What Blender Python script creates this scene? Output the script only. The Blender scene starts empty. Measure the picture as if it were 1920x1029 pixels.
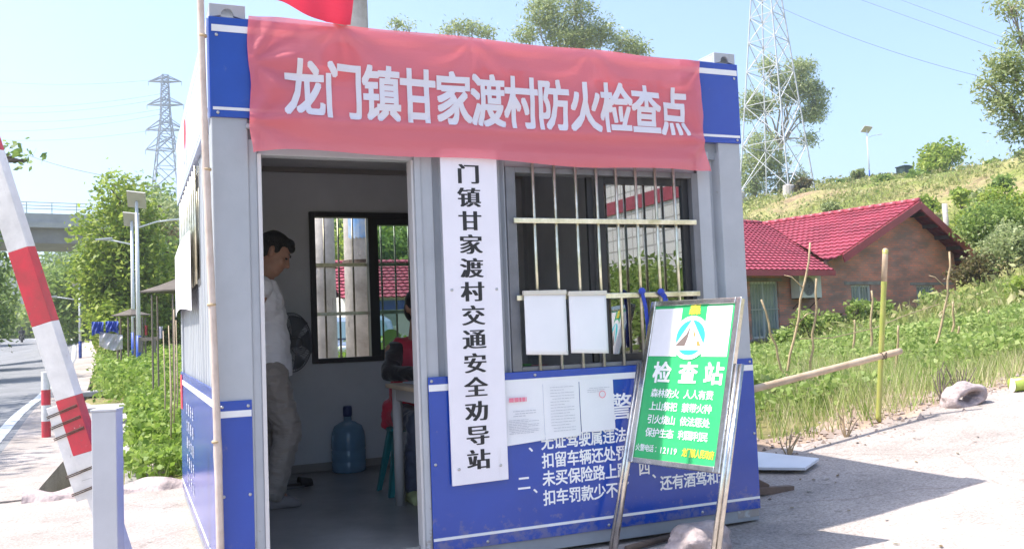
import bpy, bmesh, math, random
import numpy as np
from mathutils import Vector, Matrix, noise as mnoise
PI = math.pi
R = math.radians
sc = bpy.context.scene
col = sc.collection
rnd = random.Random(7)
rng = np.random.default_rng(7)

# ------------------------------------------------------------------ camera, sky, sun, exposure
CAM = Vector((-0.3675, -4.3999, 1.1146))
yaw, pitch, roll = 0.40044, 0.059123, -0.039439
cy, sy, cp, sp = math.cos(yaw), math.sin(yaw), math.cos(pitch), math.sin(pitch)
FW = Vector((sy*cp, cy*cp, sp)); RT = Vector((cy, -sy, 0)); UP = RT.cross(FW)
c_, s_ = math.cos(roll), math.sin(roll)
RT, UP = c_*RT + s_*UP, -s_*RT + c_*UP
cd = bpy.data.cameras.new('camera'); cam = bpy.data.objects.new('camera', cd); col.objects.link(cam)
m = Matrix((RT, UP, -FW)).transposed().to_4x4(); m.translation = CAM
cam.matrix_world = m
cd.sensor_width = 36; cd.lens = 1704.15/1920*36; cd.clip_start = 0.05; cd.clip_end = 2000
sc.camera = cam

SUN = Vector((-0.55, 0.135, 1.0)).normalized()          # towards the sun
w = bpy.data.worlds.new('World'); sc.world = w; w.use_nodes = True
nt = w.node_tree; bg = nt.nodes['Background']
sky = nt.nodes.new('ShaderNodeTexSky'); sky.sky_type = 'NISHITA'; sky.sun_disc = False
sky.sun_elevation = math.asin(SUN.z); sky.sun_rotation = math.atan2(SUN.x, SUN.y)
sky.air_density = 1.0; sky.dust_density = 2.2; sky.ozone_density = 3.5; sky.altitude = 100
nt.links.new(sky.outputs[0], bg.inputs[0]); bg.inputs[1].default_value = 0.10
sd = bpy.data.lights.new('sun', 'SUN'); sd.energy = 2.55; sd.angle = R(0.5); sd.color = (1.0, 0.95, 0.87)
so = bpy.data.objects.new('sun', sd); col.objects.link(so)
so.rotation_euler = (-SUN).to_track_quat('-Z', 'Y').to_euler(); so.location = (0, 0, 60)
sc.view_settings.view_transform = 'Standard'; sc.view_settings.look = 'None'
sc.view_settings.exposure = 1.85; sc.view_settings.gamma = 1.0
sc.cycles.max_bounces = 8; sc.cycles.transparent_max_bounces = 16
sc.cycles.use_adaptive_sampling = True

# ------------------------------------------------------------------ materials
MATS = {}
def mat(name, c, rough=0.6, metal=0.0, noise=None, bump=None, spec=0.5, c2=None, coat=0.0):
    """principled; noise = (scale, amount) varies the value (or mixes to c2); bump = (scale, strength)"""
    if name in MATS: return MATS[name]
    M = bpy.data.materials.new(name); M.use_nodes = True; n = M.node_tree; b = n.nodes['Principled BSDF']
    b.inputs['Roughness'].default_value = rough; b.inputs['Metallic'].default_value = metal
    b.inputs['Specular IOR Level'].default_value = spec
    b.inputs['Coat Weight'].default_value = coat
    b.inputs['Base Color'].default_value = (*c, 1)
    tc = n.nodes.new('ShaderNodeTexCoord')
    if noise:
        t = n.nodes.new('ShaderNodeTexNoise'); t.inputs['Scale'].default_value = noise[0]; t.inputs['Detail'].default_value = 8
        t.inputs['Roughness'].default_value = 0.65
        n.links.new(tc.outputs['Object'], t.inputs['Vector'])
        r = n.nodes.new('ShaderNodeValToRGB')
        a = noise[1]; cc = c2 or tuple(x*(1-a) for x in c)
        r.color_ramp.elements[0].position = 0.32; r.color_ramp.elements[1].position = 0.68
        r.color_ramp.elements[0].color = (*cc, 1); r.color_ramp.elements[1].color = (*(min(1, x*(1+a*.4)) for x in c), 1)
        n.links.new(t.outputs[0], r.inputs[0]); n.links.new(r.outputs[0], b.inputs['Base Color'])
    if bump:
        t = n.nodes.new('ShaderNodeTexNoise'); t.inputs['Scale'].default_value = bump[0]; t.inputs['Detail'].default_value = 5
        n.links.new(tc.outputs['Object'], t.inputs['Vector'])
        bp = n.nodes.new('ShaderNodeBump'); bp.inputs['Strength'].default_value = bump[1]; bp.inputs['Distance'].default_value = 0.02
        n.links.new(t.outputs[0], bp.inputs['Height']); n.links.new(bp.outputs[0], b.inputs['Normal'])
    MATS[name] = M
    return M

def leafmat(name, cols, trans=0.35, rough=0.5):
    if name in MATS: return MATS[name]
    M = bpy.data.materials.new(name); M.use_nodes = True; n = M.node_tree; n.nodes.clear()
    g = n.nodes.new('ShaderNodeNewGeometry'); r = n.nodes.new('ShaderNodeValToRGB')
    els = r.color_ramp.elements
    els[0].color = (*cols[0], 1); els[1].color = (*cols[-1], 1)
    for i, c in enumerate(cols[1:-1]):
        e = els.new((i+1)/(len(cols)-1)); e.color = (*c, 1)
    n.links.new(g.outputs['Random Per Island'], r.inputs[0])
    d = n.nodes.new('ShaderNodeBsdfPrincipled'); d.inputs['Roughness'].default_value = rough
    d.inputs['Specular IOR Level'].default_value = 0.35
    t = n.nodes.new('ShaderNodeBsdfTranslucent'); mx = n.nodes.new('ShaderNodeMixShader'); mx.inputs[0].default_value = trans
    o = n.nodes.new('ShaderNodeOutputMaterial')
    n.links.new(r.outputs[0], d.inputs['Base Color']); n.links.new(r.outputs[0], t.inputs[0])
    n.links.new(d.outputs[0], mx.inputs[1]); n.links.new(t.outputs[0], mx.inputs[2]); n.links.new(mx.outputs[0], o.inputs[0])
    MATS[name] = M
    return M

def clothmat(name, c, alpha=1.0, trans=0.3, rough=0.55, wrinkle=(9, .35)):
    M = bpy.data.materials.new(name); M.use_nodes = True; n = M.node_tree; n.nodes.clear()
    o = n.nodes.new('ShaderNodeOutputMaterial'); d = n.nodes.new('ShaderNodeBsdfPrincipled')
    d.inputs['Base Color'].default_value = (*c, 1); d.inputs['Roughness'].default_value = rough
    d.inputs['Sheen Weight'].default_value = 0.3
    t = n.nodes.new('ShaderNodeBsdfTranslucent'); t.inputs[0].default_value = (*c, 1)
    tc = n.nodes.new('ShaderNodeTexCoord'); mp = n.nodes.new('ShaderNodeMapping'); mp.inputs['Scale'].default_value = (.35, 1, 1.6)
    ns = n.nodes.new('ShaderNodeTexNoise'); ns.inputs['Scale'].default_value = wrinkle[0]; ns.inputs['Detail'].default_value = 4
    bp = n.nodes.new('ShaderNodeBump'); bp.inputs['Strength'].default_value = wrinkle[1]; bp.inputs['Distance'].default_value = .03
    n.links.new(tc.outputs['Object'], mp.inputs[0]); n.links.new(mp.outputs[0], ns.inputs['Vector'])
    n.links.new(ns.outputs[0], bp.inputs['Height']); n.links.new(bp.outputs[0], d.inputs['Normal'])
    mx = n.nodes.new('ShaderNodeMixShader'); mx.inputs[0].default_value = trans
    n.links.new(d.outputs[0], mx.inputs[1]); n.links.new(t.outputs[0], mx.inputs[2])
    if alpha < 1:
        tr = n.nodes.new('ShaderNodeBsdfTransparent'); m2 = n.nodes.new('ShaderNodeMixShader'); m2.inputs[0].default_value = alpha
        n.links.new(tr.outputs[0], m2.inputs[1]); n.links.new(mx.outputs[0], m2.inputs[2]); n.links.new(m2.outputs[0], o.inputs[0])
    else: n.links.new(mx.outputs[0], o.inputs[0])
    MATS[name] = M
    return M

def glassmat(name, tint=(1, 1, 1), refl=0.12, rough=0.0):
    """thin pane: transparent, with a mirror reflection that grows at glancing angles"""
    M = bpy.data.materials.new(name); M.use_nodes = True; n = M.node_tree; n.nodes.clear()
    o = n.nodes.new('ShaderNodeOutputMaterial')
    g = n.nodes.new('ShaderNodeBsdfGlossy'); g.inputs['Roughness'].default_value = rough; g.inputs[0].default_value = (1, 1, 1, 1)
    t = n.nodes.new('ShaderNodeBsdfTransparent'); t.inputs[0].default_value = (*tint, 1)
    f = n.nodes.new('ShaderNodeFresnel'); f.inputs[0].default_value = 1.5
    a = n.nodes.new('ShaderNodeMath'); a.operation = 'ADD'; a.use_clamp = True; a.inputs[1].default_value = refl
    mx = n.nodes.new('ShaderNodeMixShader')
    n.links.new(f.outputs[0], a.inputs[0]); n.links.new(a.outputs[0], mx.inputs[0])
    n.links.new(t.outputs[0], mx.inputs[1]); n.links.new(g.outputs[0], mx.inputs[2]); n.links.new(mx.outputs[0], o.inputs[0])
    MATS[name] = M
    return M

GREY = mat('grey_painted_steel', (.41, .43, .46), .45, noise=(3, .12), bump=(60, .03))
GREYD = mat('grey_steel_groove', (.27, .29, .32), .5, noise=(4, .15))
INNER = mat('grey_inner_wall', (.68, .69, .72), .6, noise=(2, .1))
BLUE = mat('blue_panel', (.009, .058, .37), .2, noise=(2.5, .12), spec=.6, bump=(3, .05))
BLUEP = mat('pale_blue_panel', (.55, .62, .82), .3, noise=(2, .1))
WHITE = mat('white_paint', (.78, .78, .78), .5, noise=(6, .08))
LETW = mat('white_lettering', (.85, .85, .87), .5)
LETK = mat('black_lettering', (.018, .018, .02), .6)
LETR = mat('red_lettering', (.62, .05, .06), .5)
LETY = mat('yellow_lettering', (.85, .72, .05), .5)
LETG = mat('grey_print', (.45, .45, .5), .7)
PAPER = mat('paper', (.80, .79, .82), .7, noise=(5, .05), bump=(4, .2))
SIGNW = mat('white_sign_board', (.80, .77, .83), .5, noise=(3, .06), bump=(5, .08))
DARK = mat('dark_aluminium', (.022, .022, .025), .45, noise=(8, .2))
FRAMEG = mat('grey_aluminium', (.16, .165, .18), .4, noise=(8, .2))
STEEL = mat('stainless_steel', (.70, .67, .62), .22, 1.0, noise=(30, .25), bump=(90, .04))
STEELB = mat('tarnished_steel_bar', (.80, .76, .62), .3, .85, noise=(14, .4), c2=(.55, .52, .34))
SCREW = mat('screw_metal', (.5, .5, .5), .3, 1.0)
RUST = mat('rusty_steel', (.11, .075, .055), .8, noise=(15, .5), bump=(40, .3))
BAMD = mat('dry_bamboo', (.55, .42, .30), .5, noise=(5, .3), c2=(.38, .27, .17), bump=(20, .1))
BAMG = mat('green_bamboo', (.27, .32, .06), .4, noise=(6, .35), c2=(.42, .38, .12))
STICK = mat('dry_stick', (.50, .37, .22), .7, noise=(10, .35))
REDP = mat('red_paint', (.62, .035, .06), .45, noise=(7, .18), c2=(.42, .05, .06), bump=(30, .08))
WHITEP = mat('worn_white_paint', (.74, .72, .70), .5, noise=(5, .22), bump=(30, .08))
POSTG = mat('grey_white_post', (.52, .52, .54), .45, noise=(3, .1), bump=(12, .05))
CONC = mat('concrete', (.46, .42, .40), .85, noise=(2.2, .35), bump=(70, .35))
CONCD = mat('old_concrete', (.30, .28, .26), .9, noise=(3, .45), bump=(40, .5))
POLE = mat('pole_concrete', (.50, .46, .42), .85, noise=(2.5, .45), c2=(.26, .23, .20), bump=(18, .3))
ROCK = mat('rock', (.44, .36, .35), .9, noise=(9, .5), bump=(25, .9))
BARK = mat('bark', (.14, .105, .08), .9, noise=(8, .5), bump=(25, .6))
BARKP = mat('pale_bark', (.42, .36, .30), .85, noise=(4, .5), bump=(12, .3))
GALV = mat('galvanised_steel', (.55, .56, .58), .5, .6)
LAMPW = mat('lamp_pole_paint', (.72, .72, .74), .4)
LAMPB = mat('lamp_base_blue', (.03, .08, .40), .5)
SOLAR = mat('solar_panel_back', (.55, .52, .50), .5)
SOLARF = mat('solar_panel_front', (.02, .03, .09), .15)
TILE = None

def weather(M, c, scale=6, lo=.56, hi=.66, stretch=(1, 1, 1), low=None, amt=1.0):
    """stains or chips of colour c: a noise with a hard threshold; low = height below which splashed mud is thicker"""
    n = M.node_tree; b = n.nodes['Principled BSDF']; inp = b.inputs['Base Color']
    tc = n.nodes.new('ShaderNodeTexCoord'); mp = n.nodes.new('ShaderNodeMapping'); mp.inputs['Scale'].default_value = stretch
    t = n.nodes.new('ShaderNodeTexNoise'); t.inputs['Scale'].default_value = scale; t.inputs['Detail'].default_value = 9; t.inputs['Roughness'].default_value = .7
    n.links.new(tc.outputs['Object'], mp.inputs[0]); n.links.new(mp.outputs[0], t.inputs['Vector'])
    src = t.outputs[0]
    if low is not None:
        sp = n.nodes.new('ShaderNodeSeparateXYZ'); n.links.new(tc.outputs['Object'], sp.inputs[0])
        mr = n.nodes.new('ShaderNodeMapRange'); mr.inputs[1].default_value = 0; mr.inputs[2].default_value = low; mr.inputs[3].default_value = .24; mr.inputs[4].default_value = 0
        n.links.new(sp.outputs[2], mr.inputs[0]); ad = n.nodes.new('ShaderNodeMath'); ad.operation = 'ADD'; n.links.new(src, ad.inputs[0]); n.links.new(mr.outputs[0], ad.inputs[1]); src = ad.outputs[0]
    r = n.nodes.new('ShaderNodeMapRange'); r.inputs[1].default_value = lo; r.inputs[2].default_value = hi; r.inputs[4].default_value = amt; n.links.new(src, r.inputs[0])
    mx = n.nodes.new('ShaderNodeMix'); mx.data_type = 'RGBA'; n.links.new(r.outputs[0], mx.inputs[0]); mx.inputs[7].default_value = (*c, 1)
    if inp.links: n.links.new(inp.links[0].from_socket, mx.inputs[6])
    else: mx.inputs[6].default_value = inp.default_value
    n.links.new(mx.outputs[2], inp)
weather(GREY, (.17, .14, .12), 5, .62, .75, (6, 6, .5), None, .55)
weather(GREY, (.22, .17, .13), 16, .66, .72, (1, 1, 1), .35, .6)
weather(BLUE, (.20, .19, .22), 14, .64, .74, (1, 1, 1), .22, .45)
weather(BLUE, (.10, .12, .30), 3, .60, .8, (1, 1, 3), None, .5)
weather(WHITEP, (.34, .28, .22), 18, .62, .67, (1, 1, .5), None, .7)
weather(REDP, (.24, .10, .09), 22, .62, .67, (1, 1, .4), None, .8)
weather(REDP, (.70, .60, .58), 30, .68, .71)
weather(POSTG, (.40, .36, .33), 9, .64, .72, (1, 1, .25), .3, .5)
weather(WHITE, (.45, .42, .40), 25, .64, .7, (1, 1, 1), None, .5)
weather(SIGNW, (.58, .54, .55), 5, .60, .8, (3, 3, .5), None, .5)
weather(POLE, (.16, .14, .13), 7, .62, .66, (1, 1, .3), None, .8)

# ------------------------------------------------------------------ mesh builder
class MB:
    def __init__(s): s.v = []; s.f = []
    def add(s, vs, fs):
        o = len(s.v); s.v += [tuple(v) for v in vs]; s.f += [tuple(i+o for i in f) for f in fs]; return s
    def box(s, a, b, rot=None, piv=None):
        x0, y0, z0 = a; x1, y1, z1 = b
        vs = [Vector(p) for p in ((x0,y0,z0),(x1,y0,z0),(x1,y1,z0),(x0,y1,z0),(x0,y0,z1),(x1,y0,z1),(x1,y1,z1),(x0,y1,z1))]
        if rot is not None:
            pv = Vector(piv) if piv is not None else sum(vs, Vector())/8
            vs = [pv + rot @ (v-pv) for v in vs]
        return s.add(vs, [(0,3,2,1),(4,5,6,7),(0,1,5,4),(1,2,6,5),(2,3,7,6),(3,0,4,7)])
    def bar(s, p, q, wd, ht=None, up=(0, 0, 1)):
        p, q = Vector(p), Vector(q); ht = ht or wd; d = (q-p).normalized(); up = Vector(up)
        if abs(d.dot(up)) > .97: up = Vector((0, 1, 0))
        x = d.cross(up).normalized(); y = x.cross(d)
        vs = [o + x*i*wd/2 + y*j*ht/2 for o in (p, q) for i, j in ((-1,-1),(1,-1),(1,1),(-1,1))]
        return s.add(vs, [(0,1,2,3),(7,6,5,4),(0,4,5,1),(1,5,6,2),(2,6,7,3),(3,7,4,0)])
    def tube(s, pts, rad, n=10, cap=True):
        pts = [Vector(p) for p in pts]; rad = rad if hasattr(rad, '__len__') else [rad]*len(pts)
        d0 = (pts[1]-pts[0]).normalized(); x = d0.orthogonal().normalized(); vs = []
        for i, p in enumerate(pts):
            d = (pts[min(i+1, len(pts)-1)] - pts[max(i-1, 0)]).normalized()
            x = (x - d*x.dot(d)).normalized(); y = d.cross(x)
            vs += [p + (x*math.cos(2*PI*k/n) + y*math.sin(2*PI*k/n))*rad[i] for k in range(n)]
        fs = [(i*n+k, i*n+(k+1) % n, (i+1)*n+(k+1) % n, (i+1)*n+k) for i in range(len(pts)-1) for k in range(n)]
        if cap: fs += [tuple(reversed(range(n))), tuple(range((len(pts)-1)*n, len(pts)*n))]
        return s.add(vs, fs)
    def lathe(s, prof, c=(0, 0, 0), n=24, axis=None):
        """prof = (radius, height) pairs about the vertical through c, or about axis"""
        c = Vector(c); q = Vector((0, 0, 1)).rotation_difference(Vector(axis)) if axis is not None else None
        vs = []
        for r, h in prof:
            for k in range(n):
                p = Vector((r*math.cos(2*PI*k/n), r*math.sin(2*PI*k/n), h))
                vs.append(c + (q @ p if q else p))
        fs = [(i*n+k, i*n+(k+1) % n, (i+1)*n+(k+1) % n, (i+1)*n+k) for i in range(len(prof)-1) for k in range(n)]
        fs += [tuple(reversed(range(n))), tuple(range((len(prof)-1)*n, len(prof)*n))]
        return s.add(vs, fs)
    def ell(s, c, r, rot=None, n=16, m=10):
        c = Vector(c); r = r if hasattr(r, '__len__') else (r, r, r); vs = []
        for i in range(m+1):
            th = PI*i/m
            for k in range(n):
                p = Vector((r[0]*math.sin(th)*math.cos(2*PI*k/n), r[1]*math.sin(th)*math.sin(2*PI*k/n), r[2]*math.cos(th)))
                vs.append(c + (rot @ p if rot is not None else p))
        return s.add(vs, [(i*n+k, (i+1)*n+k, (i+1)*n+(k+1) % n, i*n+(k+1) % n) for i in range(m) for k in range(n)])
    def cap(s, p, q, r0, r1, n=14):
        """tapered capsule"""
        p, q = Vector(p), Vector(q); d = (q-p); L = d.length; d.normalize(); pts = []; rs = []
        for k in range(5):
            a = PI/2*(1-k/4); pts.append(p - d*r0*math.sin(a)*.999); rs.append(max(r0*math.cos(a), .0008))
        for k in range(5):
            a = PI/2*k/4; pts.append(q + d*r1*math.sin(a)*.999); rs.append(max(r1*math.cos(a), .0008))
        return s.tube(pts, rs, n)
    def prism(s, poly, ext):
        """closed polygon (3d points) extruded by the vector ext"""
        poly = [Vector(p) for p in poly]; ext = Vector(ext); n = len(poly)
        return s.add(poly + [p+ext for p in poly], [tuple(reversed(range(n))), tuple(range(n, 2*n))] + [(i, (i+1) % n, n+(i+1) % n, n+i) for i in range(n)])
    def grid(s, fn, nu, nv):
        vs = [fn(i/nu, j/nv) for j in range(nv+1) for i in range(nu+1)]
        return s.add(vs, [(j*(nu+1)+i, j*(nu+1)+i+1, (j+1)*(nu+1)+i+1, (j+1)*(nu+1)+i) for j in range(nv) for i in range(nu)])
    def build(s, name, m, parent=None, smooth=False, bevel=0, loc=None):
        me = bpy.data.meshes.new(name)
        if parent is not None: loc = world_loc(parent)
        if loc is None:
            a = np.array(s.v); loc = Vector(((a[:,0].min()+a[:,0].max())/2, (a[:,1].min()+a[:,1].max())/2, a[:,2].min()))
        loc = Vector(loc)
        me.from_pydata([tuple(Vector(v)-loc) for v in s.v], [], s.f)
        bm = bmesh.new(); bm.from_mesh(me); bmesh.ops.recalc_face_normals(bm, faces=bm.faces); bm.to_mesh(me); bm.free()
        me.materials.append(m)
        if smooth: me.shade_smooth()
        o = bpy.data.objects.new(name, me); col.objects.link(o)
        if parent is not None: o.parent = parent
        else: o.location = loc
        if bevel:
            b = o.modifiers.new('bevel', 'BEVEL'); b.width = bevel; b.segments = 2; b.limit_method = 'ANGLE'
        return o

def world_loc(o):
    p = Vector(o.location)
    while o.parent is not None:
        o = o.parent; p = p + Vector(o.location)
    return p

def fast_mesh(name, verts, nper, m, parent=None, loc=None, smooth=False):
    """many small n-gons at once; verts (N*nper, 3)"""
    if parent is not None: loc = world_loc(parent)
    if loc is None: loc = (float(verts[:,0].mean()), float(verts[:,1].mean()), float(verts[:,2].min()))
    v = (verts - np.array(loc)).astype(np.float32); N = len(v)//nper
    me = bpy.data.meshes.new(name); me.vertices.add(len(v)); me.vertices.foreach_set('co', v.ravel())
    me.loops.add(len(v)); me.loops.foreach_set('vertex_index', np.arange(len(v), dtype=np.int32))
    me.polygons.add(N); me.polygons.foreach_set('loop_start', np.arange(0, len(v), nper, dtype=np.int32))
    me.update(calc_edges=True); me.materials.append(m)
    o = bpy.data.objects.new(name, me); col.objects.link(o)
    if parent is not None: o.parent = parent
    else: o.location = loc
    return o

def leaf_quads(c, size, aspect=.5, up=0.3, droop=0.0, rg=rng):
    """rhombus leaves: centres c (N,3), lengths size"""
    N = len(c); d = rg.normal(size=(N, 3)); d[:, 2] = d[:, 2]*.7 + up - droop
    d /= np.linalg.norm(d, axis=1)[:, None]; e = rg.normal(size=(N, 3)); e = np.cross(d, e); e /= np.linalg.norm(e, axis=1)[:, None]
    s = (np.ones(N)*size * rg.uniform(.6, 1.3, N))[:, None]
    q = np.stack([c - d*s*.5, c + e*s*aspect*.5 - d*s*.05, c + d*s*.5, c - e*s*aspect*.5 - d*s*.05], 1)
    return q.reshape(-1, 3)

def blade_tris(c, h, wd, lean=.3, rg=rng):
    N = len(c); a = rg.uniform(0, 2*PI, N); s = (h*rg.uniform(.5, 1.2, N))[:, None]
    dr = np.stack([np.cos(a), np.sin(a), np.zeros(N)], 1); b = a + rg.uniform(0, 2*PI, N)
    tip = c + np.stack([np.cos(b)*lean, np.sin(b)*lean, np.ones(N)], 1)*s*(.6+.4*rg.uniform(0, 1, (N, 1)))
    return np.stack([c - dr*wd/2, c + dr*wd/2, tip], 1).reshape(-1, 3)

def tag(o, label, cat, group=None):
    o['label'] = label; o['category'] = cat
    if group: o['group'] = group
    return o
def thing(name, label, cat, loc, group=None):
    o = bpy.data.objects.new(name, None); col.objects.link(o); o.location = loc; o.empty_display_size = .2
    return tag(o, label, cat, group)
def struct(o, kind='structure'):
    o['kind'] = kind; return o
def one(mb, name, m, label, cat, group=None, **k):
    return tag(mb.build(name, m, **k), label, cat, group)
def dup(o, loc, label=None, rz=0, scale=1):
    r = o.copy(); col.objects.link(r); r.location = loc; r.rotation_euler = (0, 0, rz); r.scale = (scale,)*3
    if label: r['label'] = label
    for ch in list(o.children):
        c = ch.copy(); col.objects.link(c); c.parent = r
        for g in ch.children:
            d = g.copy(); col.objects.link(d); d.parent = c
    return r

# ------------------------------------------------------------------ lettering
_glyph = {}
def glyph(ch, bold):
    k = (ch, bold)
    if k not in _glyph:
        cu = bpy.data.curves.new('glyph', 'FONT'); cu.body = ch; cu.offset = bold; cu.resolution_u = 3
        o = bpy.data.objects.new('glyph', cu); col.objects.link(o)
        dg = bpy.context.evaluated_depsgraph_get(); me = bpy.data.meshes.new_from_object(o.evaluated_get(dg))
        _glyph[k] = ([(v.co.x, v.co.y) for v in me.vertices], [tuple(p.vertices) for p in me.polygons])
        bpy.data.objects.remove(o); bpy.data.curves.remove(cu); bpy.data.meshes.remove(me)
    return _glyph[k]
def letter(mb, ch, u, v, wd, ht, P, bold=.02, sub=0, song=0, shear=0):
    """one character with its em box centred at (u, v), wd x ht, mapped to 3d by P(u, v, k)"""
    vs, fs = glyph(ch, min(bold, 0))
    if not vs: return
    if song: copies = [(dx, 0, k) for k, dx in enumerate((-song, -song*.33, song*.33, song))]
    elif bold > .004: copies = [(bold*1.15*a, bold*b_, k) for k, (a, b_) in enumerate(((0, 0), (-1, -1), (1, -1), (1, 1), (-1, 1), (-1, 0), (1, 0), (0, 1), (0, -1)))]
    else: copies = [(0, 0, 0)]
    if sub:
        bm = bmesh.new(); bv = [bm.verts.new((x, y, 0)) for x, y in vs]
        for f in fs:
            try: bm.faces.new([bv[i] for i in f])
            except ValueError: pass
        bmesh.ops.triangulate(bm, faces=bm.faces)
        for _ in range(sub):
            es = [e for e in bm.edges if e.calc_length() > .12]
            if es: bmesh.ops.subdivide_edges(bm, edges=es, cuts=1); bmesh.ops.triangulate(bm, faces=bm.faces)
        bm.verts.index_update(); vs = [(q.co.x, q.co.y) for q in bm.verts]; fs = [tuple(q.index for q in f.verts) for f in bm.faces]; bm.free()
    ascii_ = ord(ch) < 0x2000
    cx = (min(x for x, y in vs)+max(x for x, y in vs))/2 if ascii_ or ch in '，、：' else .5
    for dx, dy, k in copies:
        mb.add([P(u + (x-cx+dx)*wd, v + (y-.36+dy)*ht, k) for x, y in vs], fs)
def textline(mb, s, u0, v, wd, ht, adv, P, **k):
    for i, ch in enumerate(s):
        if ch not in ' \u3000': letter(mb, ch, u0 + i*adv, v, wd, ht, P, **k)

# ------------------------------------------------------------------ terrain
CP = []
for x in (-14, -7, -2, 1, 3):
    for y in (-24, -12, -5, 0, 4): CP.append((x, y, -.08))
CP += [(5, -12, .1), (5, -6, .1), (5, -2, .1), (4.4, -.45, .055), (5, 1, .12), (7.2, 1.64, .33), (8, -4, .4), (12, -10, .8), (20, -14, 1.2), (9.2, 3.0, .45),
  (5.8, 3.4, .28), (8.4, 5, .36), (11, 6, .5), (13.2, 9.5, .5), (16.5, 10.3, .72), (14.2, 6.9, .93), (22.4, 14.2, 1.42), (21.4, 12.4, 1.78), (18.4, 7.5, 1.7),
  (5, 9, .2), (3, 8, -.05), (1, 10, -.08), (5, 16, .15), (10, 16, .2), (16, 16.6, .3), (26, 18.5, 1.2), (20, 20, .8), (14, 22, .6), (27.3, 17, 1.9),
  (32.7, 22.8, 3.3), (36, 23.5, 4.8), (47, 31.6, 9.5), (53, 39.8, 10.6), (58.9, 48.2, 11.8), (62.4, 55.3, 12.9), (58.5, 57, 12.8), (55.5, 58.2, 12.7),
  (49.4, 55.5, 10.7), (46.7, 56.6, 10.6), (39.2, 41.5, 7.7), (30, 32, 3.4), (24, 30, 1.6), (45, 45, 9.8), (40, 30, 6.4), (30, 14, 3.6), (42, 18, 8),
  (75, 60, 13), (80, 30, 12), (60, 10, 11), (90, 90, 12), (60, 85, 11), (40, 75, 8), (20, 60, 5), (10, 40, 1.2), (0, 20, -.08), (5, 30, .4), (0, 40, .3), (0, 60, 2),
  (3, 80, 6), (20, 100, 9), (-5, 40, .12), (-5, 20, -.08), (-5, 12, -.08), (-6, 60, .4), (-5, 80, .95), (-9, 80, .97), (-7, 100, 1.45), (-11, 100, 1.47), (-11, 120, 1.9), (-16, 120, 1.95), (-16, 150, 2.6), (0, 120, 4), (-11, 20, -.08), (-12, 40, .2),
  (-14, 80, 1.0), (-15, 100, 1.5), (-22, 120, 2.2), (-24, 150, 3.2), (-22, 40, 1.5), (-25, 10, .5), (-40, 80, 6), (-30, -15, .5), (-60, 20, 3), (-60, 150, 8), (0, 190, 8), (-20, 230, 6), (60, 200, 12), (120, 120, 12),
  (120, 0, 10), (-120, 0, 4), (-120, 230, 10), (120, 230, 12), (0, -60, .5), (120, -60, 6), (-120, -60, 3), (40, -30, 3)]
CPa = np.array(CP, float); S_ = 30.0
def _tps():
    X = CPa[:, :2]/S_; n = len(X); d = np.linalg.norm(X[:, None]-X[None], axis=2)
    K = np.where(d > 0, d*d*np.log(np.maximum(d, 1e-9)), 0) + np.eye(n)*1e-4
    P = np.c_[np.ones(n), X]; A = np.block([[K, P], [P.T, np.zeros((3, 3))]])
    return np.linalg.solve(A, np.r_[CPa[:, 2], 0, 0, 0])
TW = _tps()
def hz(x, y):
    x = np.atleast_1d(np.asarray(x, float)); y = np.atleast_1d(np.asarray(y, float)); sh = x.shape
    q = np.stack([x.ravel(), y.ravel()], 1)/S_; n = len(CPa); out = np.empty(len(q))
    for i in range(0, len(q), 20000):
        Q = q[i:i+20000]; d = np.linalg.norm(Q[:, None]-(CPa[:, :2]/S_)[None], axis=2)
        out[i:i+20000] = np.where(d > 0, d*d*np.log(np.maximum(d, 1e-9)), 0) @ TW[:n] + TW[n] + Q @ TW[n+1:]
    return out.reshape(sh)
def h1(x, y): return float(hz(x, y)[0])

def ground_mat():
    M = bpy.data.materials.new('grassy_earth'); M.use_nodes = True; n = M.node_tree; b = n.nodes['Principled BSDF']
    b.inputs['Roughness'].default_value = .95; b.inputs['Specular IOR Level'].default_value = .1
    tc = n.nodes.new('ShaderNodeTexCoord')
    def nz(sc_, det=8):
        t = n.nodes.new('ShaderNodeTexNoise'); t.inputs['Scale'].default_value = sc_; t.inputs['Detail'].default_value = det; t.inputs['Roughness'].default_value = .7
        n.links.new(tc.outputs['Object'], t.inputs['Vector']); return t
    a = nz(.16); r = n.nodes.new('ShaderNodeValToRGB'); e = r.color_ramp.elements
    e[0].position = .30; e[0].color = (.36, .25, .18, 1); e[1].position = .62; e[1].color = (.21, .28, .07, 1)
    k = e.new(.44); k.color = (.36, .33, .16, 1); k = e.new(.52); k.color = (.28, .31, .10, 1)
    n.links.new(a.outputs[0], r.inputs[0])
    f = nz(2.2); r2 = n.nodes.new('ShaderNodeValToRGB'); r2.color_ramp.elements[0].position = .3; r2.color_ramp.elements[1].position = .7
    r2.color_ramp.elements[0].color = (.5, .5, .5, 1); r2.color_ramp.elements[1].color = (1.25, 1.2, 1.1, 1)
    n.links.new(f.outputs[0], r2.inputs[0])
    mx = n.nodes.new('ShaderNodeMix'); mx.data_type = 'RGBA'; mx.blend_type = 'MULTIPLY'; mx.inputs[0].default_value = 1
    n.links.new(r.outputs[0], mx.inputs[6]); n.links.new(r2.outputs[0], mx.inputs[7]); n.links.new(mx.outputs[2], b.inputs['Base Color'])
    g = nz(6); bp = n.nodes.new('ShaderNodeBump'); bp.inputs['Strength'].default_value = .8; bp.inputs['Distance'].default_value = .2
    n.links.new(g.outputs[0], bp.inputs['Height']); n.links.new(bp.outputs[0], b.inputs['Normal'])
    return M
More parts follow.
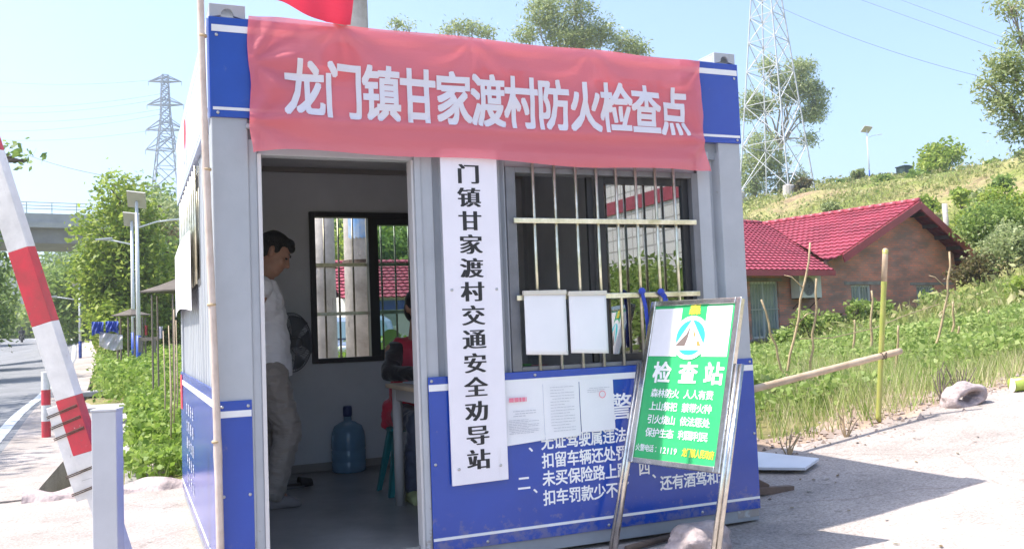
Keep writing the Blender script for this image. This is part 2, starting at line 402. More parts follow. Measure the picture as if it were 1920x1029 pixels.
def conc_mat(name, c, c2, crack=True):
    M = bpy.data.materials.new(name); M.use_nodes = True; n = M.node_tree; b = n.nodes['Principled BSDF']
    b.inputs['Roughness'].default_value = .85; b.inputs['Specular IOR Level'].default_value = .25
    tc = n.nodes.new('ShaderNodeTexCoord')
    def nz(sc_, det, ro=.65):
        t = n.nodes.new('ShaderNodeTexNoise'); t.inputs['Scale'].default_value = sc_; t.inputs['Detail'].default_value = det; t.inputs['Roughness'].default_value = ro
        n.links.new(tc.outputs['Object'], t.inputs['Vector']); return t
    def mul(x, y, f=1.0, bt='MULTIPLY'):
        q = n.nodes.new('ShaderNodeMix'); q.data_type = 'RGBA'; q.blend_type = bt; q.inputs[0].default_value = f
        n.links.new(x, q.inputs[6]); n.links.new(y, q.inputs[7]); return q.outputs[2]
    def ramp(t, p0, p1, a, d):
        r = n.nodes.new('ShaderNodeValToRGB'); r.color_ramp.elements[0].position = p0; r.color_ramp.elements[1].position = p1
        r.color_ramp.elements[0].color = (*a, 1); r.color_ramp.elements[1].color = (*d, 1); n.links.new(t, r.inputs[0]); return r.outputs[0]
    base = ramp(nz(.8, 8).outputs[0], .35, .66, c2, c)
    fine = ramp(nz(55, 3, .8).outputs[0], .36, .6, (.62, .62, .62), (1.06, 1.06, 1.06))
    outc = mul(base, fine)
    spot = ramp(nz(9, 6).outputs[0], .26, .40, (.5, .48, .46), (1, 1, 1)); outc = mul(outc, spot)
    if crack:
        v = n.nodes.new('ShaderNodeTexVoronoi'); v.feature = 'DISTANCE_TO_EDGE'; v.inputs['Scale'].default_value = .42
        dn = nz(3, 5); ad = n.nodes.new('ShaderNodeMixRGB'); ad.inputs[0].default_value = .12
        n.links.new(tc.outputs['Object'], ad.inputs[1]); n.links.new(dn.outputs['Color'], ad.inputs[2]); n.links.new(ad.outputs[0], v.inputs['Vector'])
        outc = mul(outc, ramp(v.outputs['Distance'], .001, .0035, (.80, .77, .75), (1, 1, 1)))
    n.links.new(outc, b.inputs['Base Color'])
    bp = n.nodes.new('ShaderNodeBump'); bp.inputs['Strength'].default_value = .5; bp.inputs['Distance'].default_value = .01
    n.links.new(nz(80, 4, .8).outputs[0], bp.inputs['Height']); n.links.new(bp.outputs[0], b.inputs['Normal'])
    return M
CONCY = conc_mat('weathered_concrete_paving', (.52, .45, .41), (.31, .27, .245))
ASPH = conc_mat('asphalt', (.27, .27, .285), (.20, .205, .215), False)

# the drain bed is a dip in the one ground sheet
def in_drain(x, y): return (x > -1.15) & (x < .0) & (y > 3.75) & (y < 15.5)
def axis_pts(brk):
    out = []
    for a, b, st in brk: out += list(np.arange(a, b, st))
    return np.array(out + [brk[-1][1]])
gx = axis_pts([(-900, -150, 75), (-150, -40, 10), (-40, -6, 2), (-6, 10, .25), (10, 45, 1), (45, 80, 2), (80, 150, 7), (150, 900, 75)])
gy = axis_pts([(-300, -60, 40), (-60, -12, 4), (-12, 16, .25), (16, 70, 1), (70, 240, 6), (240, 900, 60)])
GX, GY = np.meshgrid(gx, gy)
CXx = np.clip(GX, -140, 140); CYy = np.clip(GY, -70, 250)
GZ = hz(CXx, CYy); GZ = np.where(in_drain(GX, GY), -.52, GZ)
far = np.maximum(np.abs(GX)-140, 0) + np.maximum(GY-250, 0); GZ = np.clip(GZ, -2, 16) + np.clip(far*.01, 0, 6)
rough = np.array([mnoise.noise(Vector((x*.35, y*.35, 0))) for x, y in zip(GX.ravel(), GY.ravel())]).reshape(GX.shape)
GZ += rough*np.clip((np.hypot(GX, GY)-18)/40, 0, 1)*.5
_et = np.array([(3.6, -1.66), (7.5, -1.74), (14.3, -2.0), (35.7, -2.56), (49, -2.9), (66, -3.7), (85, -5.3), (105, -8), (125, -11), (165, -19)])
_e = np.interp(GY, _et[:, 0], _et[:, 1]); _band = (GX > _e-8.5) & (GX < _e+.8) & (GY > 4) & (GY < 166); _near = (GX > _e-11) & (GX < _e+4) & (GY > 4) & (GY < 170)
GZ -= np.where(_near, rough*np.clip((np.hypot(GX, GY)-18)/40, 0, 1)*.5, 0); GZ -= np.where(_band, .22, 0)
nx_, ny_ = len(gx), len(gy)
me = bpy.data.meshes.new('ground')
idx = np.arange(nx_*ny_).reshape(ny_, nx_)
fs = np.stack([idx[:-1, :-1], idx[:-1, 1:], idx[1:, 1:], idx[1:, :-1]], -1).reshape(-1, 4)
me.from_pydata(np.stack([GX, GY, GZ], -1).reshape(-1, 3).tolist(), [], fs.tolist()); me.shade_smooth(); me.materials.append(ground_mat())
o = bpy.data.objects.new('ground', me); col.objects.link(o); struct(o)

def drape(name, poly_fn, nu, nv, lift, m, skirt=.25):
    """a sheet draped over the ground: poly_fn(u, v) -> x, y; with a skirt so that it has thickness"""
    mb = MB()
    P = np.array([[poly_fn(i/nu, j/nv) for i in range(nu+1)] for j in range(nv+1)])
    Z = hz(P[..., 0], P[..., 1]) + lift
    vs = np.concatenate([P, Z[..., None]], -1).reshape(-1, 3)
    ix = np.arange((nu+1)*(nv+1)).reshape(nv+1, nu+1)
    fs = [tuple(int(q) for q in (ix[j, i], ix[j, i+1], ix[j+1, i+1], ix[j+1, i])) for j in range(nv) for i in range(nu)]
    mb.add(vs.tolist(), fs)
    if skirt:
        ring = list(ix[0, :]) + list(ix[1:, -1]) + list(ix[-1, -2::-1]) + list(ix[-2:0:-1, 0])
        lo = [(*vs[k][:2], vs[k][2]-skirt) for k in ring]; up = [tuple(vs[k]) for k in ring]; n = len(ring)
        mb.add(up+lo, [(i, n+i, n+(i+1) % n, (i+1) % n) for i in range(n)])
    return struct(mb.build(name, m, loc=(0, 0, 0)))
def interp(tab, y):
    ys = [t[0] for t in tab]; return float(np.interp(y, ys, [t[1] for t in tab]))
# concrete yard: its far edge runs along the drain, behind the booth and up the slope
far_edge = [(-12, 3.55), (.15, 3.55), (.3, 6.2), (3.2, 5.2), (3.6, 2.0), (4.1, 1.62), (4.8, 1.42), (5.7, 1.5), (6.6, 1.75), (7.4, 1.85), (10, 2.4), (14, 2.6)]
def yard(u, v):
    x = -12 + 26*u; e = interp(far_edge, x) + .04*math.sin(x*4.1) + .02*math.sin(x*11.7) + .012*math.sin(x*31)
    return x, -14 + (e+14)*v
drape('concrete_yard', yard, 520, 60, .02, CONCY)
SOIL = mat('pinkish_soil', (.40, .29, .22), .95, noise=(5, .45), bump=(30, .8))
def soil(u, v):
    x = 3.4 + 9*u; e = interp(far_edge, x); return x, e - .12 + (.75+.25*math.sin(x*2.3))*v
drape('soil_strip', soil, 160, 12, .012, SOIL, 0)
edge_tab = [(3.6, -1.66), (7.5, -1.74), (14.3, -2.0), (35.7, -2.56), (49, -2.9), (66, -3.7), (85, -5.3), (105, -8), (125, -11), (165, -19)]
def rd(u, v):
    y = 3.6 + 160*v**1.6; e = interp(edge_tab, y); return e - 6.8*(1-u), y
drape('road', rd, 24, 120, .022, ASPH)
def wl(off, wd):
    def f(u, v):
        y = 3.6 + 150*v**1.6; e = interp(edge_tab, y); return e - off + wd*u, y
    return f
LINE = mat('worn_road_paint', (.72, .72, .72), .7, noise=(6, .25))
drape('edge_line', wl(.28, .17), 2, 90, .027, LINE, 0)
drape('far_edge_line', wl(6.5, .15), 2, 90, .027, LINE, 0)
def walk(u, v):
    y = 3.6 + 60*v**1.5; e = interp(edge_tab, y); r = interp([(3.6, -1.08), (8, -.98), (13.8, -.88), (17, -1.3), (37, -1.65), (50, -2.0), (66, -2.9)], y)
    return e + (r-e)*u, y
drape('sidewalk', walk, 6, 90, .03, CONCY, .75)

# drain walls, the slabs across it and the raised kerb
mb = MB(); mb.box((-.42, 4.0, -.55), (-.3, 15.4, -.1)); mb.box((-1.1, 15.35, -.55), (-.3, 15.5, -.06))
struct(mb.build('drain_wall', CONCD, bevel=.012))
def slab(x0, x1, y0, y1, z0, z1, label, rz=0):
    mb = MB(); nu = 10
    mb.box((x0, y0, z0), (x1, y1, z1), Matrix.Rotation(rz, 3, 'Z'))
    return one(mb, 'concrete_slab', CONC, label, 'slab', 'slabs laid over the drain', bevel=.015)
slab(-1.35, -.22, 12.9, 13.7, -.06, .04, 'weathered concrete slab bridging the roadside drain, the nearest full width crossing')
slab(-1.75, -.75, 18.5, 19.4, -.06, .05, 'small grey slab over the drain further up the road, beside the weeds')
slab(-.5, -.16, 5.4, 6.6, -.12, .02, 'broken pale slab lying beside the drain behind the white post', .1)
slab(-.55, -.22, 7.6, 8.8, -.12, .06, 'cracked pale slab at the weedy side of the drain, beyond the broken one', -.06)
slab(-.62, -.28, 9.4, 10.3, -.1, .09, 'tilted grey slab at the edge of the weeds past the cracked pale slab', .14)
def lump(c, r, m, name, label, cat, seed, parent=None, n=3, amt=.25, group=None):
    bm = bmesh.new(); bmesh.ops.create_icosphere(bm, subdivisions=n, radius=1)
    for v in bm.verts:
        k = 1 + amt*mnoise.noise(v.co*1.4 + Vector((seed, 0, 0))) + amt*.5*mnoise.noise(v.co*3.7 + Vector((0, seed, 0)))
        v.co = Vector((v.co.x*r[0], v.co.y*r[1], v.co.z*r[2]))*k
    mb = MB(); mb.add([v.co + Vector(c) for v in bm.verts], [tuple(q.index for q in f.verts) for f in bm.faces]); bm.free()
    return one(mb, name, m, label, cat, group, smooth=True)
mb = MB()
mb.grid(lambda u, v: (-1.13+1.28*u, 3.42+.36*v+.02*math.sin(u*31), h1(-1.13+1.28*u, 3.5)+.1*math.sin(PI*min(1, max(0, v*1.02)))**.35*(.85+.25*math.sin(u*17+v*3)) + .0), 46, 10)
one(mb, 'rubble_kerb', ROCK, 'low rough concrete kerb running across the end of the drain to the booth', 'kerb', smooth=True)
lump((-.1, 4.62, -.06), (.15, .11, .1), ROCK, 'stone', 'pinkish stone lying at the end of the weeds beside the booth', 'stone', 3)

# ------------------------------------------------------------------ the booth
B = thing('guard_booth', 'grey steel container booth with blue panels, open doorway and barred window', 'booth', (0, 0, 0))
W, DP, H = 3.0, 3.0, 2.63
def bpart(name, m, fn, parent=B, **k):
    mb = MB(); fn(mb); return mb.build(name, m, parent, **k)
bpart('corner_post', GREY, lambda b: b.box((0, 0, -.03), (.165, .14, 2.16)), bevel=.006)
bpart('corner_post', GREY, lambda b: b.box((2.845, .0, -.03), (3.0, .14, 2.16)), bevel=.006)
bpart('corner_post', GREY, lambda b: b.box((0, 2.86, -.03), (.14, 3.0, 2.6)), bevel=.006)
bpart('corner_post', GREY, lambda b: b.box((2.86, 2.86, -.03), (3.0, 3.0, 2.6)), bevel=.006)
bpart('door_jamb', GREY, lambda b: (b.box((.165, .012, -.02), (.205, .12, 2.06)), b.box((.98, .002, -.02), (1.012, .12, 2.06)), b.box((.205, .03, 1.99), (.98, .1, 2.06))), bevel=.003)
WHF = mat('white_door_frame', (.60, .58, .58), .45)
bpart('door_frame', WHF, lambda b: (b.box((.205, -.004, -.02), (.223, .1, 1.99)), b.box((.968, .02, -.02), (.98, .1, 1.99))), bevel=.002)
def ribbed(b, x0, x1, z0, z1, y, period=.115, d=.028):
    x = x0
    while x < x1-1e-6:
        e = min(x+period, x1); w_ = e-x
        pts = [(x, y), (x+w_*.55, y), (x+w_*.65, y+d), (x+w_*.9, y+d), (e, y)]
        for (a, p), (c, q) in zip(pts[:-1], pts[1:]):
            b.add([(a, p, z0), (c, q, z0), (c, q, z1), (a, p, z1)], [(0, 1, 2, 3)])
        x = e
bpart('front_wall_panel', GREY, lambda b: (ribbed(b, 1.012, 1.48, 0, 2.06, .012), ribbed(b, 2.69, 2.845, 0, 2.1, .006, .155, .05), b.box((1.48, .012, 0), (2.69, .06, .885)), b.box((1.48, .03, 1.972), (2.69, .09, 2.1))))
bpart('front_header', GREYD, lambda b: b.box((.02, .03, 2.0601), (2.98, .12, 2.6)))
bpart('base_rail', GREYD, lambda b: (b.box((0.002, .002, -.05), (2.998, .1, .022)), b.box((0.002, .1, -.05), (.1, 2.998, .022)), b.box((2.9, .1, -.05), (2.998, 2.998, .022))), bevel=.004)
# inner faces
LINO = mat('grey_floor_sheet', (.27, .27, .27), .28, noise=(3, .4), bump=(20, .05))
bpart('floor', LINO, lambda b: b.box((.06, .06, .0), (2.94, 2.94, .045)))
bpart('ceiling', INNER, lambda b: b.box((.03, .09, 2.47), (2.97, 2.97, 2.5)))
bpart('roof', GREY, lambda b: (b.box((0, 0, 2.60), (3.0, 3.0, 2.63)), b.box((0, .02, 2.63), (3, .06, 2.645)), b.box((0, 2.94, 2.63), (3, 2.98, 2.645))))
def backwall(b):
    for y0, y1 in ((2.94, 2.97),):
        b.box((.03, y0, .0), (.978, y1, 2.47)); b.box((2.05, y0, .0), (2.97, y1, 2.47)); b.box((.978, y0, .0), (2.05, y1, .895)); b.box((.978, y0, 2.112), (2.05, y1, 2.47))
bpart('back_wall', INNER, backwall)
bpart('inner_side_wall', INNER, lambda b: b.box((2.93, .09, .0), (2.96, 2.94, 2.47)))
bpart('inner_side_wall', INNER, lambda b: (b.box((.04, .12, .0), (.07, 2.94, 1.43)), b.box((.04, .12, 2.12), (.07, 2.94, 2.47)), b.box((.04, .12, 1.43), (.07, .9, 2.12)), b.box((.04, 2.75, 1.43), (.07, 2.94, 2.12))))
CORN = mat('ceiling_trim', (.30, .27, .25), .6)
bpart('ceiling_trim', CORN, lambda b: (b.box((.07, 2.90, 2.43), (2.93, 2.939, 2.469)),), bevel=.004)
bpart('skirting', CORN, lambda b: (b.box((.07, 2.925, .0451), (2.93, 2.939, .11)),), bevel=.003)
# left side wall, sunlit, ribbed
def sidewall(b):
    for y0, y1, z0, z1 in ((.14, 1.0, 0, 2.14), (1.0, 2.75, 0, 1.43), (2.75, 2.86, 0, 2.14), (1.0, 2.75, 2.12, 2.14)):
        y = y0
        while y < y1-1e-6:
            e = min(y+.16, y1); w_ = e-y
            pts = [(y, .012), (y+w_*.5, .012), (y+w_*.62, .036), (y+w_*.88, .036), (e, .012)]
            for (a, p), (c, q) in zip(pts[:-1], pts[1:]):
                b.add([(p, a, z0), (q, c, z0), (q, c, z1), (p, a, z1)], [(0, 1, 2, 3)])
            y = e
bpart('side_wall_panel', GREY, sidewall)
def rwall(b):
    y = .14
    while y < 2.86-1e-6:
        e = min(y+.16, 2.86); w_ = e-y
        pts = [(y, 2.985), (y+w_*.5, 2.985), (y+w_*.62, 2.962), (y+w_*.88, 2.962), (e, 2.985)]
        for (a, p), (c, q) in zip(pts[:-1], pts[1:]): b.add([(p, a, 0), (q, c, 0), (q, c, 2.6), (p, a, 2.6)], [(0, 1, 2, 3)])
        y = e
bpart('side_wall_panel', GREY, rwall)
bpart('outer_back_wall', GREY, lambda b: (b.box((.14, 2.9751, 0), (.978, 2.995, 2.6)), b.box((2.05, 2.9751, 0), (2.86, 2.995, 2.6)), b.box((.978, 2.9751, 0), (2.05, 2.995, .895)), b.box((.978, 2.9751, 2.112), (2.05, 2.995, 2.6))))
# side window
bpart('side_window_frame', FRAMEG, lambda b: (b.box((.01, 1.0, 1.43), (.06, 1.04, 2.12)), b.box((.01, 2.71, 1.43), (.06, 2.75, 2.12)), b.box((.01, 1.04, 1.43), (.06, 2.71, 1.47)), b.box((.01, 1.04, 2.08), (.06, 2.71, 2.12)), b.box((.012, 1.85, 1.47), (.058, 1.89, 2.08))))
bpart('window_pane', glassmat('side_glass', (.35, .37, .4), .05), lambda b: b.box((.03, 1.04, 1.47), (.034, 2.71, 2.08)))
for k in range(9):
    bpart('window_bar', STEELB, lambda b: b.tube([(-.004, 1.1+k*.19, 1.44), (-.004, 1.1+k*.19, 2.12)], .008, 8), smooth=True)
# fascia and lower panels
fas = bpart('fascia_panel', BLUE, lambda b: b.box((-.004, -.012, 2.155), (.42, .03, 2.632)), bevel=.003)
bpart('fascia_panel', BLUE, lambda b: b.box((2.6, -.012, 2.155), (3.004, .03, 2.632)), bevel=.003)
bpart('fascia_panel', BLUEP, lambda b: b.box((.42, -.0115, 2.155), (2.6, .03, 2.632)))  # hidden middle stretch, made pale to lighten the banner seen over it
bpart('white_stripe', WHITE, lambda b: (b.box((.008, -.0145, 2.562), (2.996, -.012, 2.594)), b.box((.008, -.0145, 2.188), (2.996, -.012, 2.202))), fas)
em = MB(); 
for k in range(40):
    a, c = 2*PI*k/40, 2*PI*(k+1)/40
    em.add([(.62+.10*math.cos(a), -.0125, 2.46+.10*math.sin(a)), (.62+.10*math.cos(c), -.0125, 2.46+.10*math.sin(c)), (.62, -.0125, 2.46)], [(0, 1, 2)])
em.build('emblem', LETR, fas); em = MB()
for x0, s in ((1.38, '交通'), (2.1, '劝导站')):
    textline(em, s, x0, 2.42, .15, .15, .16, lambda u, v, k: (u, -.0125-.0001*k, v), bold=.02)
em.build('red_lettering', LETR, fas)
fasl = bpart('side_fascia', BLUEP, lambda b: b.box((-.012, .02, 2.155), (.02, 2.99, 2.632)))
bpart('white_stripe', WHITE, lambda b: (b.box((-.0145, .02, 2.562), (-.012, 2.99, 2.594)), b.box((-.0145, .02, 2.188), (-.012, 2.99, 2.202))), fasl)
em = MB()
for k in range(30):
    a, c = 2*PI*k/30, 2*PI*(k+1)/30
    em.add([(-.0128, 1.85+.11*math.cos(a), 2.47+.1*math.sin(a)), (-.0128, 1.85+.11*math.cos(c), 2.47+.1*math.sin(c)), (-.0128, 1.85, 2.47)], [(0, 1, 2)])
em.build('emblem', LETR, fasl)
em = MB(); textline(em, '交通', 1.98, 2.3, .17, .12, -.19, lambda u, v, k: (-.0128-.0001*k, u, v), bold=.02)
em.build('lettering', LETW, fasl)
lowl = bpart('lower_panel', BLUE, lambda b: b.box((-.002, -.009, .0), (.155, .0, .832)), bevel=.002)
bpart('white_stripe', WHITE, lambda b: b.box((.002, -.0115, .757), (.152, -.009, .787)), lowl)
low = bpart('lower_panel', BLUE, lambda b: b.box((1.012, -.009, .018), (3.002, .0, .886)), bevel=.002)
bpart('white_stripe', WHITE, lambda b: (b.box((1.014, -.0115, .815), (3.0, -.009, .848)), b.box((1.014, -.0115, .074), (3.0, -.009, .088))), low)
side = bpart('lower_panel', BLUE, lambda b: b.box((-.009, .0, .018), (.0, 2.99, .886)))
bpart('white_stripe', WHITE, lambda b: (b.box((-.0115, .01, .80), (-.009, 2.98, .833)), b.box((-.0115, .01, .074), (-.009, 2.98, .088))), side)
mb = MB()
for r_ in range(5):
    textline(mb, ('交通安全', '文明驾驶', '遵守交规', '平安出行', '礼让行人')[r_], 2.2, .66-.115*r_, .085, .085, -.2, lambda u, v, k: (-.0112-.0001*k, u, v), bold=.015)
mb.build('lettering', LETW, side)
mb = MB()
P0 = lambda u, v, k: (u, -.0105-.0001*k, v)
letter(mb, '警', 2.105, .665, .15, .15, P0, bold=.010)
letter(mb, '、', 1.558, .50, .07, .07, P0)
textline(mb, '无证驾驶属违法', 1.655, .511, .075, .085, .0735, P0, bold=.018)
textline(mb, '扣留车辆还处罚', 1.655, .415, .075, .085, .0735, P0, bold=.018)
letter(mb, '二', 1.512, .312, .075, .085, P0, bold=.018); letter(mb, '、', 1.575, .285, .07, .07, P0)
textline(mb, '未买保险路上跑', 1.655, .322, .076, .085, .0745, P0, bold=.018)
textline(mb, '扣车罚款少不了', 1.655, .222, .076, .085, .0745, P0, bold=.018)
letter(mb, '四', 2.235, .318, .075, .08, P0, bold=.018); letter(mb, '、', 2.295, .29, .07, .07, P0)
textline(mb, '还有酒驾和违', 2.37, .226, .08, .085, .0775, P0, bold=.018)
mb.build('lettering', LETW, low)
def screws(pts, parent, ax=(0, -1, 0)):
    for p in pts:
        mb = MB(); mb.lathe([(.008, 0), (.008, .002), (.0045, .0045), (0.0005, .005)], p, 10, ax); mb.build('screw', SCREW, parent, smooth=True)
screws([(.022, -.009, .806), (.138, -.009, .806), (.022, -.009, .4), (.138, -.009, .4), (.022, -.009, .02+.03), (.138, -.009, .05)], lowl)
screws([(1.03, -.009, .866), (1.036, -.009, .45), (1.6, -.009, .866), (2.0, -.009, .04), (2.98, -.009, .866), (2.985, -.009, .45), (2.6, -.009, .04), (1.3, -.009, .04)], low)
screws([(.03, -.0145, 2.545), (.03, -.0145, 2.175), (2.975, -.0145, 2.545), (2.975, -.0145, 2.175)], fas)
mb = MB(); mb.grid(lambda u, v: (-.03-.02*math.sin(PI*u)*(1-v), 1.2+1.9*u, 1.29+.47*v+.04*math.sin(u*3)), 14, 6)
tag(mb.build('side_poster', PAPER, smooth=True), 'large white poster sheet hanging on the sunlit left wall of the booth', 'poster')
mb = MB(); mb.grid(lambda u, v: (-.013-.006*math.sin(PI*u), 2.72+.2*u, .62+.25*v), 4, 6)
tag(mb.build('red_notice', mat('red_notice_paper', (.65, .06, .10), .6), smooth=True), 'small red notice stuck low on the left wall of the booth', 'notice')
# lifting castings at the roof corners
def casting(x0, x1):
    mb = MB(); n = 10; xm = (x0+x1)/2
    top = 2.70
    prof = [(x0, 2.632), (x0, top), (x1, top), (x1, 2.632)] + [(xm + .028*math.cos(PI*k/n), 2.645+.034*math.sin(PI*k/n)) for k in range(n+1)]
    mb.prism([(x, .0, z) for x, z in prof], (0, .02, 0))
    mb.box((x0, .02, 2.69), (x1, .16, 2.70)); mb.box((x0, .02, 2.645), (x0+.012, .16, 2.69)); mb.box((x1-.012, .02, 2.645), (x1, .16, 2.69))
    return mb.build('lifting_casting', GREY, B, bevel=.003)
casting(.0, .165); casting(2.85, 2.998)
mb = MB(); mb.box((.155, -.03, 2.105), (.215, .0, 2.125)); mb.build('banner_hook', GREY, B)
# back window
bwf = bpart('back_window_frame', DARK, lambda b: (b.box((.978, 2.90, .895), (1.022, 2.985, 2.112)), b.box((2.006, 2.90, .895), (2.05, 2.985, 2.112)), b.box((1.022, 2.90, .895), (2.006, 2.985, .935)), b.box((1.022, 2.90, 2.07), (2.006, 2.985, 2.112)), b.box((1.455, 2.902, .935), (1.535, 2.983, 2.07)), b.box((1.535, 2.904, 2.01), (2.006, 2.981, 2.07)), b.box((1.535, 2.904, .935), (2.006, 2.981, .985))), bevel=.003)
bpart('window_pane', glassmat('back_glass', (.72, .82, .80), .03), lambda b: b.box((1.535, 2.955, .985), (2.006, 2.959, 2.01)), bwf)
for x in (1.115, 1.232, 1.352, 1.472, 1.592, 1.712, 1.832, 1.952):
    bpart('window_bar', mat('dull_bar', (.16, .15, .12), .4, .7, noise=(20, .4)), lambda b: b.tube([(x, 3.03, .9), (x, 3.03, 2.11)], .0085, 8), bwf, smooth=True)
for z in (1.29, 1.69):
    bpart('window_rail', STEELB, lambda b: b.bar((.99, 3.012, z), (2.04, 3.012, z), .012, .028), bwf)
# front window
fwf = bpart('front_window_frame', FRAMEG, lambda b: (b.box((1.48, .0, .886), (1.535, .1, 1.972)), b.box((2.645, .0, .886), (2.69, .1, 1.972)), b.box((1.535, .0, .886), (2.645, .1, .91)), b.box((1.535, .0, 1.94), (2.645, .1, 1.972))), bevel=.003)
bpart('window_sash', DARK, lambda b: (b.box((2.045, .04, .91), (2.09, .07, 1.94)), b.box((2.60, .04, .91), (2.645, .07, 1.94)), b.box((2.09, .04, .91), (2.60, .07, .95)), b.box((2.09, .04, 1.90), (2.60, .07, 1.94))), fwf, bevel=.002)
bpart('window_pane', glassmat('front_glass', (.30, .33, .35), .27), lambda b: b.box((2.09, .055, .95), (2.60, .059, 1.90)), fwf)
bpart('window_sash', DARK, lambda b: (b.box((2.0, .074, .91), (2.035, .098, 1.94)), b.box((2.56, .074, .91), (2.60, .098, 1.94))), fwf, bevel=.002)
for x in (1.632, 1.759, 1.887, 2.015, 2.139, 2.265, 2.393, 2.517):
    bpart('window_bar', STEELB, lambda b: b.tube([(x, -.012, .888), (x, -.012, 2.02)], .0085, 10), fwf, smooth=True)
for z in (1.68, 1.272):
    bpart('window_rail', STEELB, lambda b: b.box((1.505, -.034, z-.014), (2.645, -.021, z+.014)), fwf, bevel=.003)

# ------------------------------------------------------------------ banner
def by(x, z):
    t = (2.63-z)/.64; u = (x-.172)/2.562
    y = -.030 - .012*t - .006*math.sin(x*3.1+.6)*(.3+t) - .004*math.sin(x*7.3 + z*5)*t
    for hx, hz_, am in ((.18, 2.42, .016), (.18, 2.13, .014), (2.73, 2.15, .013), (2.73, 2.6, .010), (.6, 2.64, .010), (1.3, 2.64, .008), (2.0, 2.63, .008)):   # pulls at the ties
        dx, dz = x-hx, z-hz_; r_ = math.hypot(dx, dz); a = math.atan2(dz, dx); y -= am*math.sin(a*7+r_*3)*math.exp(-r_*2.3)*min(1, r_*8)
    y -= .0045*math.sin(z*38 + math.sin(x*2.1)*2.5 + x*1.2)*(.35+.65*abs(math.sin(x*1.7+1)))*min(1, t*2)
    return y - (.022*max(0, t-.72)/.28)*(1+.5*math.sin(x*5+1)) - .012*math.exp(-((t-.74)/.03)**2)
def bz(u, v):
    x = .172 + 2.548*u; top = 2.648 - .022*u + .004*math.sin(u*19); bot = 1.992 - .014*u + .010*math.sin(u*5.5+.4) + .005*math.sin(u*17) - .02*math.exp(-u*40)
    return x, bot + (top-bot)*v
BAN = clothmat('red_banner_cloth', (.86, .20, .23), alpha=.82, trans=.25)
ban = thing('banner', 'red cloth banner with large white characters hung along the top of the booth', 'banner', (1.45, -.03, 1.99))
mb = MB()
def bf(u, v):
    x, z = bz(u, v); x += .006*math.sin(z*17) if (u < .002 or u > .998) else 0
    return (x, by(x, z), z)
mb.grid(bf, 150, 46); mb.build('cloth', BAN, ban, smooth=True)
mb = MB(); 
for i, ch in enumerate('龙门镇甘家渡村防火检查点'):
    u = .43 + i*.1905
    letter(mb, ch, u, 2.302 - .0 + (.004 if i > 8 else 0), .2, .292, lambda a, b_, k: (a, by(a, b_)-.004-.0002*k, b_), bold=.024, sub=2)
BLET = clothmat('white_banner_paint', (.82, .80, .86), trans=.25)
mb.build('lettering', BLET, ban)
lump((.62, -.005, 2.655), (.035, .03, .025), CONC, 'stone', 'small pale stone holding the banner down on the roof edge under the flag', 'stone', 11)

# vertical sign
sg = thing('vertical_sign', 'tall narrow white board with black characters hung beside the barred window', 'sign', (1.265, -.03, .34))
mb = MB(); mb.prism([(1.108, -.024, 2.05), (1.417, -.024, 2.05), (1.417, -.024, .345), (1.113, -.024, .34)], (0, -.012, 0)); mb.build('board', SIGNW, sg, bevel=.002)
mb = MB()
for i, ch in enumerate('门镇甘家渡村交通安全劝导站'):
    letter(mb, ch, 1.257, 1.915 - i*(1.915-.459)/12, .128, .108, lambda a, b_, k: (a, -.0368-.0002*k, b_), bold=0, song=.042)
mb.build('lettering', LETK, sg)
for p in ((1.15, -.036, .42), (1.375, -.036, .42), (1.145, -.036, 1.32), (1.39, -.036, 1.32)):
    screws([p], sg)

# papers on the blue panel
def sheet(x0, x1, zt, zb0, zb1, y, label, deco):
    t = thing('notice_sheet', label, 'notice', ((x0+x1)/2, y, min(zb0, zb1)), 'paper notices on the blue panel')
    mb = MB(); mb.grid(lambda u, v: (x0+(x1-x0)*u, y - .004*math.sin(PI*u)*(1-v) - .006*(1-v)**3, (zb0+(zb1-zb0)*u)*(1-v)+zt*v), 8, 10); mb.build('paper', PAPER, t, smooth=True)
    deco(t, x0, x1, zt, min(zb0, zb1), y-.0125)
    return t
def lines(mb, x0, x1, za, zb, n, y, seed, h=.0032):
    q = random.Random(seed)
    for i in range(n):
        z = za + (zb-za)*i/max(1, n-1); x = x0 + q.choice((0, 0, .012)); e = x1 - q.choice((0, 0, 0, .03, .06))
        while x < e:
            w_ = q.uniform(.008, .03); mb.add([(x, y, z), (min(x+w_, e), y, z), (min(x+w_, e), y, z+h), (x, y, z+h)], [(0, 1, 2, 3)]); x += w_ + .003
def deco1(t, x0, x1, zt, zb, y):
    m1 = MB(); lines(m1, x0+.04, x1-.04, zt-.105, zt-.105, 1, y, 1, .022); m1.build('red_heading', mat('red_print', (.75, .22, .3), .7), t)
    m1 = MB(); lines(m1, x0+.06, x1-.05, zt-.155, zt-.18, 3, y, 2); lines(m1, x0+.035, x1-.035, zt-.2, zb+.06, 9, y, 3, .0025); m1.build('print', LETG, t)
def deco2(t, x0, x1, zt, zb, y):
    m1 = MB(); lines(m1, x0+.035, x1-.035, zt-.04, zb+.04, 16, y, 4, .0025); m1.build('print', LETG, t)
def deco3(t, x0, x1, zt, zb, y):
    m1 = MB(); lines(m1, x0+.04, x1-.03, zt-.05, zt-.07, 3, y, 5, .0025); m1.build('print', LETG, t)
    m1 = MB(); c = (x0+.13, zt-.085)
    for k in range(24):
        a, b_ = 2*PI*k/24, 2*PI*(k+1)/24
        m1.add([(c[0]+r*math.cos(q), y-.0008, c[1]+r*math.sin(q)) for r, q in ((.02, a), (.02, b_), (.0165, b_), (.0165, a))], [(0, 1, 2, 3)])
    m1.build('stamp', mat('red_stamp', (.8, .15, .2), .7), t)
sheet(1.40, 1.640, .838, .510, .525, -.0125, 'left paper notice with a red heading stuck on the blue panel', deco1)
